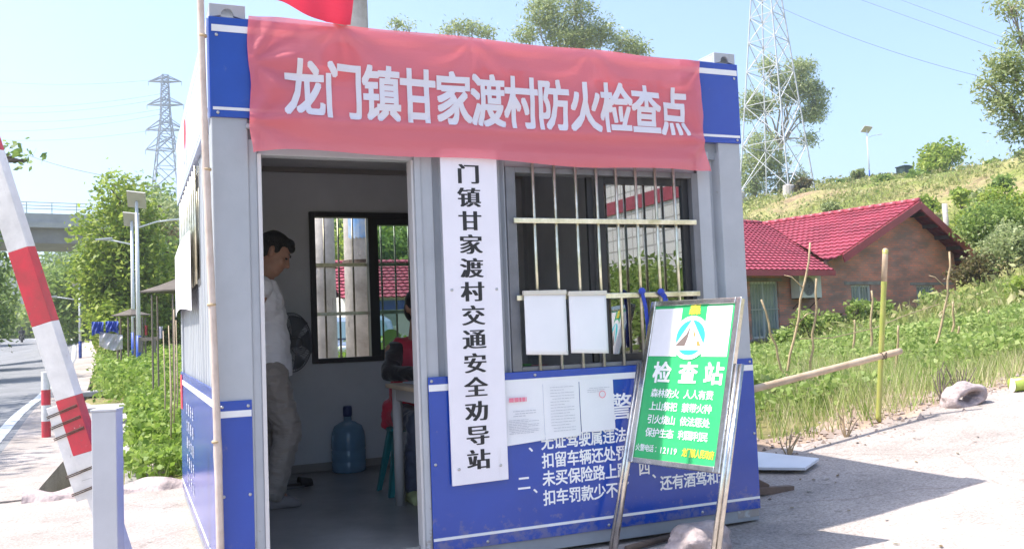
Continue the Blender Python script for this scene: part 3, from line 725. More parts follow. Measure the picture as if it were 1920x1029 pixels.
sheet(1.641, 1.853, .834, .525, .532, -.0125, 'middle paper notice filled with lines of grey print on the blue panel', deco2)
sheet(1.857, 2.062, .826, .545, .547, -.0125, 'right paper notice with a round red stamp on the blue panel', deco3)
# hanging cards over the window rail
def card(x0, x1, zt, zb, label):
    t = thing('hanging_card', label, 'card', ((x0+x1)/2, -.05, zb), 'white cards hung from the window rail')
    mb = MB(); mb.grid(lambda u, v: (x0+(x1-x0)*u + .006*(1-v)*math.sin(u*3), -.052-.012*math.sin(PI*u)*(1-v), zb-.012*u+(zt-zb)*v), 10, 12)
    b_ = mb.build('card', PAPER, t, smooth=True); b_.modifiers.new('solid', 'SOLIDIFY').thickness = .004
    mb = MB(); mb.box((x0-.004, -.06, zt-.018), (x1+.004, -.036, zt+.006)); mb.build('top_strip', mat('yellowed_tape', (.62, .58, .5), .5), t, bevel=.003)
    return t
card(1.537, 1.778, 1.302, .975, 'left hanging white card on the window rail, next to the vertical sign')
card(1.797, 2.022, 1.294, .972, 'right hanging white card on the window rail, nearer the blue ribbons')
RIB = clothmat('blue_ribbon', (.03, .07, .5), trans=.2)
def ribbon(pts, label, wd=.022):
    mb = MB()
    mb.ell((pts[0][0], pts[0][1]-.002, pts[0][2]), (.022, .016, .02), n=10, m=8)
    for a, b_ in zip(pts[:-1], pts[1:]):
        a, b_ = Vector(a), Vector(b_); mb.bar(a, b_, wd, .003, (0, 1, 0))
    return one(mb, 'ribbon', RIB, label, 'ribbon', 'blue ribbons tied to the window rail')
ribbon([(2.252, -.045, 1.292), (2.272, -.045, 1.2), (2.276, -.05, 1.1), (2.27, -.05, .98)], 'long blue ribbon tied to the window rail behind the green sign')
ribbon([(2.375, -.045, 1.285), (2.40, -.05, 1.25), (2.395, -.055, 1.22)], 'short blue ribbon knotted on the window rail near the right jamb', .03)

# ------------------------------------------------------------------ flag and bamboo pole
fp = thing('flagpole', 'weathered bamboo flagpole standing against the left corner of the booth', 'flagpole', (-.005, -.06, -.08))
mb = MB(); pts = []; rs = []; n = 46
a0, a1 = Vector((.0, -.035, -.07)), Vector((-.06, -.085, 4.3))
for i in range(n+1):
    t = i/n; z = t*4.37; k = z % .62; p = a0.lerp(a1, t) + Vector((.006*math.sin(z*2), 0, 0)); pts.append(p); rs.append((.0175 - .003*t) * (1.16 if k < .05 else 1.0))
mb.tube(pts, rs, 14); mb.build('pole', mat('bleached_bamboo', (.60, .50, .44), .5, noise=(6, .3), c2=(.46, .36, .30), bump=(25, .15)), fp, smooth=True)
for z in (.1+.62*k for k in range(1, 6)):
    t = z/4.37; p = a0.lerp(a1, t); mb = MB(); mb.lathe([(.0185, 0), (.0205, .006), (.0185, .012)], p, 14); mb.build('tie', STICK, fp, smooth=True)
FLAG = clothmat('red_flag_cloth', (.78, .04, .08), trans=.45)
def ff(u, v):
    x = -.04 + .70*u; zb = float(np.interp(x, [-.04, .2, .257, .331, .406, .482, .54, .66], [2.86, 2.74, 2.722, 2.704, 2.679, 2.65, 2.634, 2.637])); zt = 3.6 - .25*u**1.4
    z = zb + (zt-zb)*v; return (x + .02*math.sin(v*5), -.07 + .04*math.sin(u*9+v*3)*(.3+v*.7) + .012*math.sin(u*21+v*4), z)
mb = MB(); mb.grid(ff, 40, 24)
one(mb, 'flag', FLAG, 'plain red flag drooping over the front roof edge of the booth', 'flag', smooth=True)

# ------------------------------------------------------------------ barrier arm and its post
BROT = -34
arm = thing('barrier_arm', 'raised red and white barrier boom tilted across the left of the view', 'barrier', (-.6, .55, .1))
A0, A1 = Vector((-.468, .64, .22)), Vector((-.985, .69, 2.08)); AD = (A1-A0)
vw = (A0.lerp(A1, .4)-CAM); vw.z = 0; vw.normalize()
sx = AD.normalized().cross(vw).normalized(); sx = -sx if sx.dot(RT) < 0 else sx
fr = AD.normalized().cross(sx)
qr = Matrix.Rotation(R(BROT), 3, AD.normalized()); sx2 = qr @ sx; fr2 = qr @ fr
def seg(mb, t0, t1, w_, d_, off=Vector((0, 0, 0))):
    p, q = A0+AD*t0+off, A0+AD*t1+off
    vs = [o + sx2*i*w_/2 + fr2*j*d_/2 for o in (p, q) for i, j in ((-1, -1), (1, -1), (1, 1), (-1, 1))]
    mb.add(vs, [(0, 1, 2, 3), (7, 6, 5, 4), (0, 4, 5, 1), (1, 5, 6, 2), (2, 6, 7, 3), (3, 7, 4, 0)])
# painted bands by height
def tz(z): return (z-A0.z)/AD.z
bands = [(-.2, .46, 'w'), (.46, .505, 'w'), (.585, .86, 'r'), (.505, .585, 'w'), (.86, 1.23, 'w'), (1.23, 1.6, 'r'), (1.6, 2.08, 'w'), (2.08, 2.4, 'r')]
for z0, z1, c in bands:
    mb = MB(); seg(mb, tz(z0), tz(z1), .112, .062); mb.build('boom_section', REDP if c == 'r' else WHITEP, arm, bevel=.003)
offv = -sx2*.085 + fr2*.0
mb = MB(); seg(mb, tz(.37), tz(.84), .07, .05, offv); mb.build('counterweight_beam', WHITEP, arm, bevel=.003)
mb = MB()
for z in (.80, .745, .69, .50, .41):
    for dz in (0, .008):
        c = A0+AD*tz(z+dz)+offv*.47
        mb = MB(); e = [c + sx2*i*.088 + fr2*j*.034 + AD.normalized()*.008*i for i, j in ((-.95, -1), (1.0, -1), (1.0, 1), (-.95, 1), (-.95, -1))]
        mb.tube(e, .0028, 6); mb.build('binding_wire', RUST, arm)
ps = thing('gate_post', 'pale grey square steel post standing in front of the barrier boom', 'post', (-.42, .3, -.08))
pp = Vector((-.4625, .34, 0)); rt2 = Matrix.Rotation(R(-14), 3, 'Z')
mb = MB(); mb.box((-.522, .285, -.08), (-.412, .405, .802), rt2); mb.build('post', POSTG, ps, bevel=.004)
mb = MB(); mb.box((-.526, .281, .802), (-.408, .409, .814), rt2); mb.build('cap', POSTG, ps, bevel=.003)

# striped guard post by the road
def guard_post(x, y, h, label):
    z0 = h1(x, y)+.03
    t = thing('guard_post', label, 'post', (x, y, z0), 'red and white posts along the road')
    cols = ['r', 'w', 'r', 'w']
    zs = [0, .21*h/.85, .42*h/.85, .62*h/.85, h]
    for i in range(4):
        mb = MB(); mb.lathe([(.057, z0+zs[i]), (.057, z0+zs[i+1])] + ([(.045, z0+h+.008)] if i == 3 else []), (x, y, 0), 20)
        mb.build('band', REDP if cols[i] == 'r' else WHITEP, t, smooth=False)
    return t
guard_post(-1.4, 9.3, .86, 'red and white striped round post at the road edge left of the barrier')
guard_post(-1.36, 11.8, .8, 'second striped post half hidden behind the barrier boom')

# ------------------------------------------------------------------ green A-board
SC = Vector((2.285, -.371, .802)); syaw, stilt, sroll, sw, shh = -1.268, .282, -.009, .6, .884
av = Vector((math.cos(syaw), math.sin(syaw), 0)); nb = Vector((0, 0, 1)).cross(av)
uv_ = math.cos(stilt)*Vector((0, 0, 1)) + math.sin(stilt)*nb
a2 = math.cos(sroll)*av + math.sin(sroll)*uv_; u2 = -math.sin(sroll)*av + math.cos(sroll)*uv_; n2 = u2.cross(a2)   # n2 points away from the reader
n2 = -n2 if n2.dot(SC-CAM) < 0 else n2
def SP(u, v, k=0): return SC + a2*u + u2*v - n2*k
ab = thing('sign_stand', 'green checkpoint notice in a stainless steel frame leaning on two legs', 'sign stand', (2.2, -.4, -.08))
GRN = mat('green_poster', (.04, .44, .15), .3, noise=(3, .12), bump=(7, .45))
mb = MB(); 
vs = lambda x0, x1, y0, y1, k0, k1: [SP(x, y, k) for k in (k0, k1) for x, y in ((x0, y0), (x1, y0), (x1, y1), (x0, y1))]
BF = [(0, 3, 2, 1), (4, 5, 6, 7), (0, 1, 5, 4), (1, 2, 6, 5), (2, 3, 7, 6), (3, 0, 4, 7)]
hw, hh = sw/2, shh/2
mb.add(vs(-hw+.03, hw-.03, -hh+.025, hh-.025, -.012, .004), BF); pst = mb.build('poster', GRN, ab)
mb = MB()
for x0, x1, y0, y1 in ((-hw, -hw+.035, -hh, hh), (hw-.035, hw, -hh, hh), (-hw+.035, hw-.035, -hh, -hh+.03), (-hw+.035, hw-.035, hh-.03, hh)):
    mb.add(vs(x0, x1, y0, y1, -.018, .014), BF)
mb.build('frame', STEEL, ab, bevel=.004)
mb = MB()
mb.add(vs(-hw+.036, -.075, .135, hh-.045, .0045, .0065), BF); mb.build('white_sheet', PAPER, ab)
mb = MB(); mb.add(vs(.09, hw-.05, .135, hh-.04, .0045, .0065), BF); mb.build('white_sheet', PAPER, ab)
mb = MB(); PS = lambda u, v, k: SP(u, v, .0062 + k*.0001)
def disc(mb, r0, c, m0, kz, a0=0, a1=360, n=48):
    ps = [SP(c[0]+r0*math.cos(R(a0+(a1-a0)*k/n)), c[1]+r0*math.sin(R(a0+(a1-a0)*k/n)), kz) for k in range(n+1)]
    mb.add(ps, [tuple(range(n+1))] if a1-a0 < 360 else [tuple(range(n))])
ce = (.005, .235)
mb = MB(); disc(mb, .118, ce, 0, .0074); mb.build('emblem_ring', LETW, pst)
CYAN = mat('cyan_print', (.03, .55, .62), .5)
mb = MB(); disc(mb, .095, ce, 0, .0080); mb.build('emblem_disc', CYAN, pst)
mb = MB(); tri = lambda pts, kz: mb.add([SP(ce[0]+x, ce[1]+y, kz) for x, y in pts], [tuple(range(len(pts)))])
tri([(0, .1), (.105, -.055), (-.105, -.055)], .0086); tri([(-.1, -.045), (.1, -.045), (.1, -.066), (-.1, -.066)], .0087); mb.build('emblem_hill', LETW, pst)
mb = MB(); tri = lambda pts, kz: mb.add([SP(ce[0]+x, ce[1]+y, kz) for x, y in pts], [tuple(range(len(pts)))])
tri([(-.004, .07), (-.028, .02), (-.095, -.045), (-.03, -.045), (-.015, 0)], .0092); mb.build('emblem_slope', mat('brown_print', (.16, .12, .11), .6), pst)
mb = MB(); tri([(.01, .055), (.02, .01), (.045, -.01), (.035, .0), (.03, .02)], .0092); tri([(.045, -.02), (.06, -.02), (.075, -.045), (.05, -.045)], .0093); mb.build('emblem_flame', mat('orange_print', (.75, .25, .06), .6), pst)
mb = MB()
for ch, x in (('检', -.155), ('查', .02), ('站', .185)): letter(mb, ch, x, .045, .125, .12, PS, bold=.024)
for ln, y in (('森林防火 人人有责', -.065), ('上山祭祀 禁带火种', -.135), ('引火烧山 依法惩处', -.205), ('保护生态 利国利民', -.275)):
    u = -.185
    for ch in ln:
        if ch == ' ': u += .03; continue
        letter(mb, ch, u, y, .05, .05, PS, bold=.013); u += .0475
u = -.245
for ch in '火警电话：': letter(mb, ch, u, -.358, .034, .04, PS, bold=.008); u += .031
for ch in '12119': letter(mb, ch, u+.004, -.360, .042, .045, PS, bold=.01); u += .0235
mb.build('lettering', LETW, pst)
mb = MB(); u = .066
for ch in '龙门镇人民政府': letter(mb, ch, u, -.36, .030, .046, PS, bold=.012); u += .0285
letter(mb, '森', .01, .385, .075, .055, PS, bold=.03)
mb.build('yellow_lettering', LETY, pst)
for s_ in (-1, 1):
    x = s_*(hw+.012); mb = MB(); zb = -.07 if s_ < 0 else -.075
    top = SP(x, .10, -.006); d = -u2; tlen = (top.z-zb)/u2.z; bot = top + d*tlen
    mb.tube([top, top.lerp(bot, .5), bot], .0155, 14); mb.build('leg', STEEL, ab, smooth=True)
    mb = MB(); mb.tube([top + a2*s_*.026, (top+a2*s_*.026).lerp(bot + a2*s_*.026, .999)], .012, 12); mb.build('leg', STEEL, ab, smooth=True)
    if s_ < 0: L_ = bot
    else: R__ = bot
mb = MB(); mb.tube([Vector((2.0, -.19, -.05)), Vector((2.40, -.06, -.05))], .017, 12); mb.build('foot_bar', RUST, ab, smooth=True)
lump((2.36, -.32, -.06), (.20, .13, .125), ROCK, 'boulder', 'pitted pinkish boulder weighing down the foot of the green sign stand', 'rock', 5, n=4, amt=.3)

# ------------------------------------------------------------------ inside the booth: furniture
tb = thing('desk', 'pale wood topped desk with grey tube legs just inside the doorway', 'desk', (1.8, .7, .045))
mb = MB(); mb.box((1.115, .13, .775), (2.45, 1.22, .80)); mb.build('desktop', mat('pale_laminate', (.55, .43, .30), .5, noise=(4, .15)), tb, bevel=.004)
DL = mat('desk_grey_paint', (.46, .45, .45), .45)
mb = MB(); mb.box((1.16, .2, .70), (1.185, 1.17, .7745)); mb.box((1.2, 1.15, .70), (2.35, 1.175, .7745)); mb.build('apron', DL, tb)
for x, y in ((1.175, 1.165), (2.39, 1.165), (1.175, .2), (2.39, .2)):
    mb = MB(); mb.tube([(x, y, .0455), (x, y, .7745)], .031, 18); mb.build('leg', DL, tb, smooth=True)
for x0, h_, c, lb in ((1.60, .11, (.10, .35, .12), 'small green carton on the desk behind the window bars, left of the red tin'), (1.70, .10, (.55, .04, .07), 'small red tin on the desk behind the window bars')):
    mb = MB(); mb.box((x0, .2, .80), (x0+.075, .27, .80+h_)); mb.box((x0-.002, .198, .80+h_), (x0+.077, .272, .806+h_))
    one(mb, 'carton' if 'carton' in lb else 'tin', mat('carton_%d' % int(h_*100), c, .4), lb, 'carton' if 'carton' in lb else 'tin', bevel=.004)
mb = MB(); mb.box((1.2, .75, .8015), (1.5, 1.12, .812)); one(mb, 'notebook', mat('notebook_cover', (.45, .47, .55), .5), 'pale open notebook lying on the desk under the seated person\'s arm', 'notebook', bevel=.003)
# water bottle
WB = thing('water_bottle', 'large translucent blue water cooler bottle on the floor against the back wall', 'bottle', (1.215, 2.78, .045))
BOT = mat('blue_polycarbonate', (.22, .42, .62), .15, noise=(2, .1)); 
bn = BOT.node_tree.nodes['Principled BSDF']; bn.inputs['Transmission Weight'].default_value = .35
mb = MB(); mb.lathe([(.118, .045), (.132, .06), (.134, .12), (.128, .13), (.134, .14), (.134, .21), (.128, .22), (.134, .23), (.133, .31), (.128, .35), (.108, .40), (.06, .43), (.032, .44), (.03, .475)], (1.215, 2.78, 0), 32); mb.build('body', BOT, WB, smooth=True)
mb = MB(); mb.lathe([(.034, .475), (.036, .50), (.036, .54), (.031, .555), (.001, .556)], (1.215, 2.78, 0), 20); mb.build('cap', mat('dark_blue_cap', (.02, .04, .16), .4), WB, smooth=True)
# standing fan
fan = thing('pedestal_fan', 'dark grey pedestal fan standing behind the man in the white vest', 'fan', (.70, 2.35, .045))
FG = mat('fan_grey', (.13, .135, .15), .45); fcn = Vector((.725, 2.35, 1.075)); fax = Vector((.62, -.78, 0)).normalized(); fsx = Vector((0, 0, 1)).cross(fax).normalized()
mb = MB(); fr_ = .215
for k in range(64):
    a = 2*PI*k/64; dv = fsx*math.cos(a) + Vector((0, 0, 1))*math.sin(a)
    mb.tube([fcn + fax*.075 + dv*.04, fcn + fax*.06 + dv*.14, fcn + dv*fr_], .0016, 4)
    mb.tube([fcn - fax*.055 + dv*.05, fcn - fax*.05 + dv*.14, fcn + dv*fr_], .0016, 4)
for r_, f_ in ((fr_, 0), (.14, .061), (.09, .069)):
    mb.tube([fcn + fax*f_ + (fsx*math.cos(2*PI*k/40) + Vector((0, 0, 1))*math.sin(2*PI*k/40))*r_ for k in range(41)], .004 if r_ > .2 else .002, 6)
mb.build('guard', FG, fan)
mb = MB()
for k in range(5):
    def bl(u, v, k=k):
        a = 2*PI*k/5 + .95*(v-.5)*(.55+.45*u); r_ = .04 + .155*u
        return fcn + fax*(.02 - .03*(v-.5)) + (fsx*math.cos(a) + Vector((0, 0, 1))*math.sin(a))*r_
    mb.grid(bl, 6, 6)
bl_ = mb.build('blade', mat('fan_blade', (.12, .13, .15), .3), fan, smooth=True); bl_.modifiers.new('solid', 'SOLIDIFY').thickness = .002
mb = MB(); mb.lathe([(.03, .078), (.035, .07), (.035, .0), (.055, -.06), (.05, -.15), (.001, -.155)], fcn, 20, fax); mb.build('motor', FG, fan, smooth=True)
mb = MB(); mb.tube([(.70-.05, 2.39, .06), fcn - fax*.1], .014, 10); mb.lathe([(.19, .045), (.19, .055), (.05, .08), (.02, .1)], (.65, 2.39, 0), 28); mb.build('stand', FG, fan, smooth=True)
# stool
TEAL = mat('teal_plastic', (.02, .24, .26), .4)
st = thing('stool', 'teal plastic stool under the seated person behind the desk', 'stool', (1.38, 1.62, .045))
mb = MB(); mb.prism([(1.38+.145*math.cos(PI/4+PI/2*k+e), 1.62+.145*math.sin(PI/4+PI/2*k+e), .46) for k in range(4) for e in (-.2, .2)], (0, 0, .022)); mb.build('seat', TEAL, st, bevel=.006)
for dx in (-1, 1):
    for dy in (-1, 1):
        mb = MB(); t0, b0 = (1.38+dx*.10, 1.62+dy*.10), (1.38+dx*.17, 1.62+dy*.17)
        mb.prism([(t0[0]-dx*.06, t0[1], .46), (t0[0], t0[1], .46), (b0[0], b0[1], .0455), (b0[0]-dx*.035, b0[1], .0455)], (0, -dy*.012, 0))
        mb.prism([(t0[0], t0[1]-dy*.06, .46), (t0[0], t0[1], .46), (b0[0], b0[1], .0455), (b0[0], b0[1]-dy*.035, .0455)], (-dx*.012, 0, 0))
        mb.build('leg', TEAL, st)
def slipper(x, y, rz, label):
    mb = MB(); q = Matrix.Rotation(rz, 3, 'Z')
    def f(u, v):
        a = 2*PI*u; w_ = .048*(1-.18*math.cos(a)); p = q @ Vector((.13*math.cos(a)*v, w_*math.sin(a)*v, 0)); return (x+p.x, y+p.y, .05+.02*(1-v**6))
    mb.grid(f, 24, 5)
    mb.grid(lambda u, v: tuple(Vector((x, y, .062)) + q @ Vector((.02+.09*v, .05*math.cos(PI*u), .055*math.sin(PI*u)*(1-.35*v)))), 10, 5)
    o = one(mb, 'slipper', mat('black_rubber', (.012, .012, .014), .6), label, 'slipper', smooth=True); o.modifiers.new('solid', 'SOLIDIFY').thickness = .008
slipper(.72, 2.28, .15, 'black slipper lying on the booth floor behind the standing man')

# ------------------------------------------------------------------ people
SKIN = mat('skin', (.46, .25, .17), .5, noise=(12, .14)); HAIR = mat('black_hair', (.012, .010, .009), .5, noise=(60, .5), bump=(120, .5))
def organic(name, mb, m, parent, voxel=.009, smooth=6, sub=0, cut=None, fold=0):
    tmp = mb.build('tmp_shape', m, loc=(0, 0, 0))
    r = tmp.modifiers.new('r', 'REMESH'); r.mode = 'VOXEL'; r.voxel_size = voxel; r.use_smooth_shade = True
    s = tmp.modifiers.new('s', 'SMOOTH'); s.factor = .5; s.iterations = smooth
    dg = bpy.context.evaluated_depsgraph_get(); dg.update(); me = bpy.data.meshes.new_from_object(tmp.evaluated_get(dg))
    old = tmp.data; bpy.data.objects.remove(tmp); bpy.data.meshes.remove(old)
    L = world_loc(parent) if parent is not None else Vector((0, 0, 0))
    bm = bmesh.new(); bm.from_mesh(me)
    if cut: bmesh.ops.delete(bm, geom=[v for v in bm.verts if cut(v.co)], context='VERTS')
    bmesh.ops.translate(bm, verts=bm.verts, vec=-L); bm.to_mesh(me); bm.free()
    me.name = name; me.materials.clear(); me.materials.append(m); me.shade_smooth()
    if fold:
        me.update(); co = np.empty(len(me.vertices)*3); me.vertices.foreach_get('co', co); co = co.reshape(-1, 3); no = np.empty(len(me.vertices)*3); me.vertices.foreach_get('normal', no); no = no.reshape(-1, 3)
        dsp = np.array([mnoise.noise(Vector((x*7+z*5, y*7, z*11+x*6))) + .5*mnoise.noise(Vector((x*16, y*16-z*9, z*22))) for x, y, z in co])
        dsp = -np.abs(dsp)**.8; me.vertices.foreach_set('co', (co + no*(dsp[:, None]+.35)*fold).ravel()); me.update()
    o = bpy.data.objects.new(name, me); col.objects.link(o)
    if parent is not None: o.parent = parent
    return o
def head(mb, c, f, u, k=1.0):
    """skull, jaw, nose, ears, lips about head centre c; f = facing, u = up of the head"""
    c, f, u = Vector(c), Vector(f).normalized(), Vector(u).normalized(); s = u.cross(f)
    rot = Matrix((f, s, u)).transposed()
    P = lambda a, b_, d: c + (f*a + s*b_ + u*d)*k
    mb.ell(P(-.008, 0, .03), (.100*k, .077*k, .098*k), rot); mb.ell(P(.03, 0, -.035), (.066*k, .062*k, .072*k), rot)
    mb.ell(P(.048, 0, -.088), (.045*k, .042*k, .03*k), rot); mb.ell(P(.072, 0, -.098), (.02*k, .022*k, .017*k), rot)
    mb.ell(P(.075, 0, .035), (.02*k, .055*k, .014*k), rot)
    mb.cap(P(.088, 0, .02), P(.113, 0, -.026), .009*k, .014*k); mb.ell(P(.098, .013*k, -.03), .010*k, None); mb.ell(P(.098, -.013*k, -.03), .010*k, None)
    mb.ell(P(.088, 0, -.058), (.012*k, .026*k, .007*k), rot); mb.ell(P(.085, 0, -.071), (.012*k, .023*k, .008*k), rot)
    for q in (-1, 1):
        mb.ell(P(.062, q*.036, -.02), (.028*k, .022*k, .022*k), rot)
        mb.ell(P(-.012, q*.079, .0), (.018*k, .009*k, .032*k), rot); mb.ell(P(-.018, q*.084, .012), (.014*k, .008*k, .02*k), rot)
    return P, rot
def hand(mb, wr, d, palm, k=1.0, curl=.5):
    """palm, five fingers and a thumb off the side; d = along the hand, palm = palm normal"""
    wr, d, pn = Vector(wr), Vector(d).normalized(), Vector(palm).normalized(); s = d.cross(pn).normalized()
    rot = Matrix((d, s, pn)).transposed(); mb.ell(wr + d*.045*k, (.052*k, .042*k, .016*k), rot)
    for i, L in enumerate((.068, .078, .072, .056)):
        b_ = wr + d*.085*k + s*(.030-.020*i)*k; m1 = b_ + (d*math.cos(curl*.6) + pn*math.sin(curl*.6))*L*.5*k; e = m1 + (d*math.cos(curl*1.7) + pn*math.sin(curl*1.7))*L*.5*k
        mb.cap(b_, m1, .0095*k, .0085*k, 8); mb.cap(m1, e, .0085*k, .007*k, 8)
    b_ = wr + d*.025*k + s*.035*k; m1 = b_ + (d*.7 + s*.6 + pn*.3).normalized()*.035*k; mb.cap(b_, m1, .012*k, .010*k, 8); mb.cap(m1, m1 + (d*.95 + pn*.4).normalized()*.03*k, .010*k, .008*k, 8)

man = thing('person', 'person in a white sleeveless vest and grey trousers standing with head bowed inside the doorway', 'person', (.44, 1.63, .045))
hf = Vector((math.cos(R(30)), -.12, -math.sin(R(30)))).normalized(); hu = Vector((math.sin(R(30)), 0, math.cos(R(30)))); hu = (hu - hf*hu.dot(hf)).normalized()
hc = Vector((.505, 1.63, 1.655))
mb = MB(); PH, rotH = head(mb, hc, hf, hu, 1.06)
yc = 1.63
mb.cap((.43, yc, 1.45), (.475, yc, 1.60), .064, .056)                       # neck
mb.ell((.43, yc, 1.34), (.115, .17, .19)); mb.ell((.45, yc, 1.08), (.125, .155, .2)); mb.ell((.45, yc, .93), (.12, .165, .14))
mb.cap((.425, yc-.14, 1.44), (.425, yc+.14, 1.44), .055, .055)
for s in (-1, 1):
    sh, el, wr = Vector((.40, yc+s*.18, 1.41)), Vector((.27, yc+s*.215, 1.16)), Vector((.215, yc+s*.09, .98))
    mb.cap(sh, el, .055, .042); mb.cap(el, wr, .042, .029); hand(mb, wr, (-.1, -s*.8, -.35), (-1, 0, 0), 1.0, .6)
    mb.cap((.45, yc+s*.09, .92), (.475+.06*(s < 0), yc+s*.095, .52), .085, .055); mb.cap((.475+.06*(s < 0), yc+s*.095, .52), (.45-.03*(s > 0), yc+s*.1, .13), .055, .038)
    mb.cap((.44-.03*(s > 0), yc+s*.1, .085), (.58-.03*(s > 0), yc+s*.115, .075), .036, .03)
organic('body', mb, SKIN, man, .0085, 5)
mb = MB()
for q in (-1, 1): mb.ell(PH(.082, q*.034, .008), (.011, .013, .006), rotH, 10, 6)
mb.build('eyes', mat('dark_eye', (.02, .015, .012), .3), man, smooth=True)
mb = MB()
for q in (-1, 1): mb.cap(PH(.098, q*.02, .036), PH(.082, q*.055, .038), .0045, .003, 8)
mb.build('eyebrows', HAIR, man, smooth=True)
mb = MB(); mb.ell(PH(-.018, 0, .055), (.108, .086, .094), rotH); mb.ell(PH(-.05, 0, .02), (.075, .082, .085), rotH); mb.ell(PH(.045, 0, .098), (.05, .066, .036), rotH); mb.ell(PH(.07, .0, .082), (.035, .055, .028), rotH)
for q in (-1, 1): mb.ell(PH(.004, q*.075, .035), (.022, .012, .035), rotH)
organic('hair', mb, HAIR, man, .005, 2, fold=.010)
mb = MB()
mb.ell((.438, yc, 1.33), (.128, .182, .17)); mb.ell((.462, yc, 1.08), (.138, .17, .22)); mb.ell((.46, yc, .97), (.132, .178, .13)); mb.ell((.475, yc, 1.25), (.11, .14, .12))
for s in (-1, 1): mb.cap((.39, yc+s*.12, 1.45), (.40, yc+s*.2, 1.43), .066, .074); mb.cap((.36, yc+s*.105, 1.455), (.475, yc+s*.095, 1.455), .04, .036); mb.cap((.475, yc+s*.095, 1.455), (.50, yc+s*.09, 1.36), .038, .05)
mb.lathe([(.155, .85), (.158, .9), (.15, 1.0), (.10, 1.05)], (.452, yc, 0), 24)
organic('vest', mb, clothmat('white_cotton', (.93, .92, .95), trans=.15, wrinkle=(14, .5)), man, .0095, 4, fold=.010, cut=lambda c: c.z < .862)
mb = MB()
for s in (-1, 1):
    k = Vector((.492+.065*(s < 0), yc+s*.095, .52)); mb.cap((.455, yc+s*.085, .90), k, .108, .088); mb.cap(k, (.455-.03*(s > 0), yc+s*.1, .135), .088, .068)
mb.ell((.452, yc, .92), (.135, .178, .1))
organic('trousers', mb, clothmat('grey_khaki_cloth', (.33, .29, .26), trans=.05, wrinkle=(11, .9)), man, .010, 3, fold=.024)
for s in (-1, 1):
    mb = MB(); x = -.03*(s > 0); mb.cap((.43+x, yc+s*.1, .085), (.56+x, yc+s*.118, .078), .041, .037); mb.cap((.56+x, yc+s*.118, .072), (.605+x, yc+s*.122, .068), .034, .024); mb.box((.39+x, yc+s*.1-.036, .047), (.60+x, yc+s*.12+.036, .06))
    organic('shoe', mb, mat('grey_canvas_shoe', (.22, .20, .20), .7), man, .008, 3, cut=None)

wo = thing('person', 'person in a red waistcoat and black sleeves seated behind the desk by the door jamb', 'person', (1.42, 1.6, .045))
yc = 1.6; mb = MB(); hf = Vector((.1, -1, -.25)).normalized(); hu = Vector((0, -.25, 1)); hu = (hu-hf*hu.dot(hf)).normalized()
PW, rotW = head(mb, (1.445, 1.50, 1.27), hf, hu, .97)
mb.cap((1.44, 1.57, 1.06), (1.445, 1.53, 1.2), .052, .048); mb.ell((1.44, 1.6, .92), (.155, .105, .16)); mb.ell((1.43, 1.62, .68), (.15, .12, .2)); mb.ell((1.42, 1.62, .56), (.16, .14, .1))
for s in (-1, 1):
    mb.cap((1.44+s*.16, 1.59, 1.0), (1.44+s*.225, 1.42, .85), .05, .042); mb.cap((1.44+s*.225, 1.42, .85), (1.44+s*.09, 1.17, .845), .04, .028); hand(mb, (1.44+s*.09, 1.17, .845), (-s*.5, -1, -.1), (0, 0, -1), .92, .5)
    mb.cap((1.42+s*.085, 1.6, .56), (1.42+s*.1, 1.2, .545), .075, .056); mb.cap((1.42+s*.1, 1.2, .545), (1.40+s*.11, 1.24, .13), .055, .036); mb.cap((1.40+s*.11, 1.25, .085), (1.40+s*.12, 1.12, .078), .034, .028)
organic('body', mb, SKIN, wo, .0085, 5)
mb = MB()
for q in (-1, 1): mb.ell(PW(.075, q*.031, .004), (.010, .012, .006), rotW, 10, 6)
mb.build('eyes', MATS['dark_eye'], wo, smooth=True)
mb = MB(); mb.ell(PW(-.018, 0, .05), (.104, .084, .092), rotW); mb.ell(PW(-.055, 0, -.01), (.07, .08, .10), rotW); mb.ell(PW(.04, 0, .09), (.05, .06, .034), rotW)
organic('hair', mb, HAIR, wo, .007, 3)
mb = MB(); BLK = clothmat('black_sleeve_cloth', (.018, .018, .022), trans=0, wrinkle=(12, .7))
for s in (-1, 1):
    mb.cap((1.44+s*.13, 1.59, 1.0), (1.44+s*.23, 1.42, .86), .068, .058); mb.cap((1.44+s*.23, 1.42, .86), (1.44+s*.11, 1.2, .848), .056, .042)
organic('sleeves', mb, BLK, wo, .01, 3, fold=.014)
mb = MB(); mb.ell((1.44, 1.6, .92), (.178, .13, .165)); mb.ell((1.43, 1.62, .70), (.175, .145, .2)); mb.ell((1.42, 1.63, .56), (.19, .165, .12)); mb.cap((1.33, 1.6, 1.03), (1.55, 1.6, 1.03), .055, .055); mb.cap((1.27, 1.66, .62), (1.24, 1.68, .5), .05, .03)
organic('waistcoat', mb, clothmat('red_waistcoat_cloth', (.62, .03, .07), trans=.1, wrinkle=(10, .6)), wo, .011, 3, fold=.016)
mb = MB()
for s in (-1, 1):
    mb.cap((1.42+s*.085, 1.6, .56), (1.42+s*.1, 1.2, .55), .09, .072); mb.cap((1.42+s*.1, 1.2, .55), (1.40+s*.11, 1.24, .14), .072, .055)
organic('jeans', mb, clothmat('blue_denim', (.045, .06, .11), trans=0, wrinkle=(11, .7)), wo, .011, 3, fold=.018)
for s in (-1, 1):
    mb = MB(); mb.cap((1.40+s*.11, 1.26, .085), (1.40+s*.12, 1.12, .078), .042, .036); mb.box((1.40+s*.115-.036, 1.08, .047), (1.40+s*.115+.036, 1.3, .06))
    organic('shoe', mb, mat('pale_green_shoe', (.38, .42, .20), .6), wo, .008, 3)

wo.location.x -= .012; st.location.x -= .03
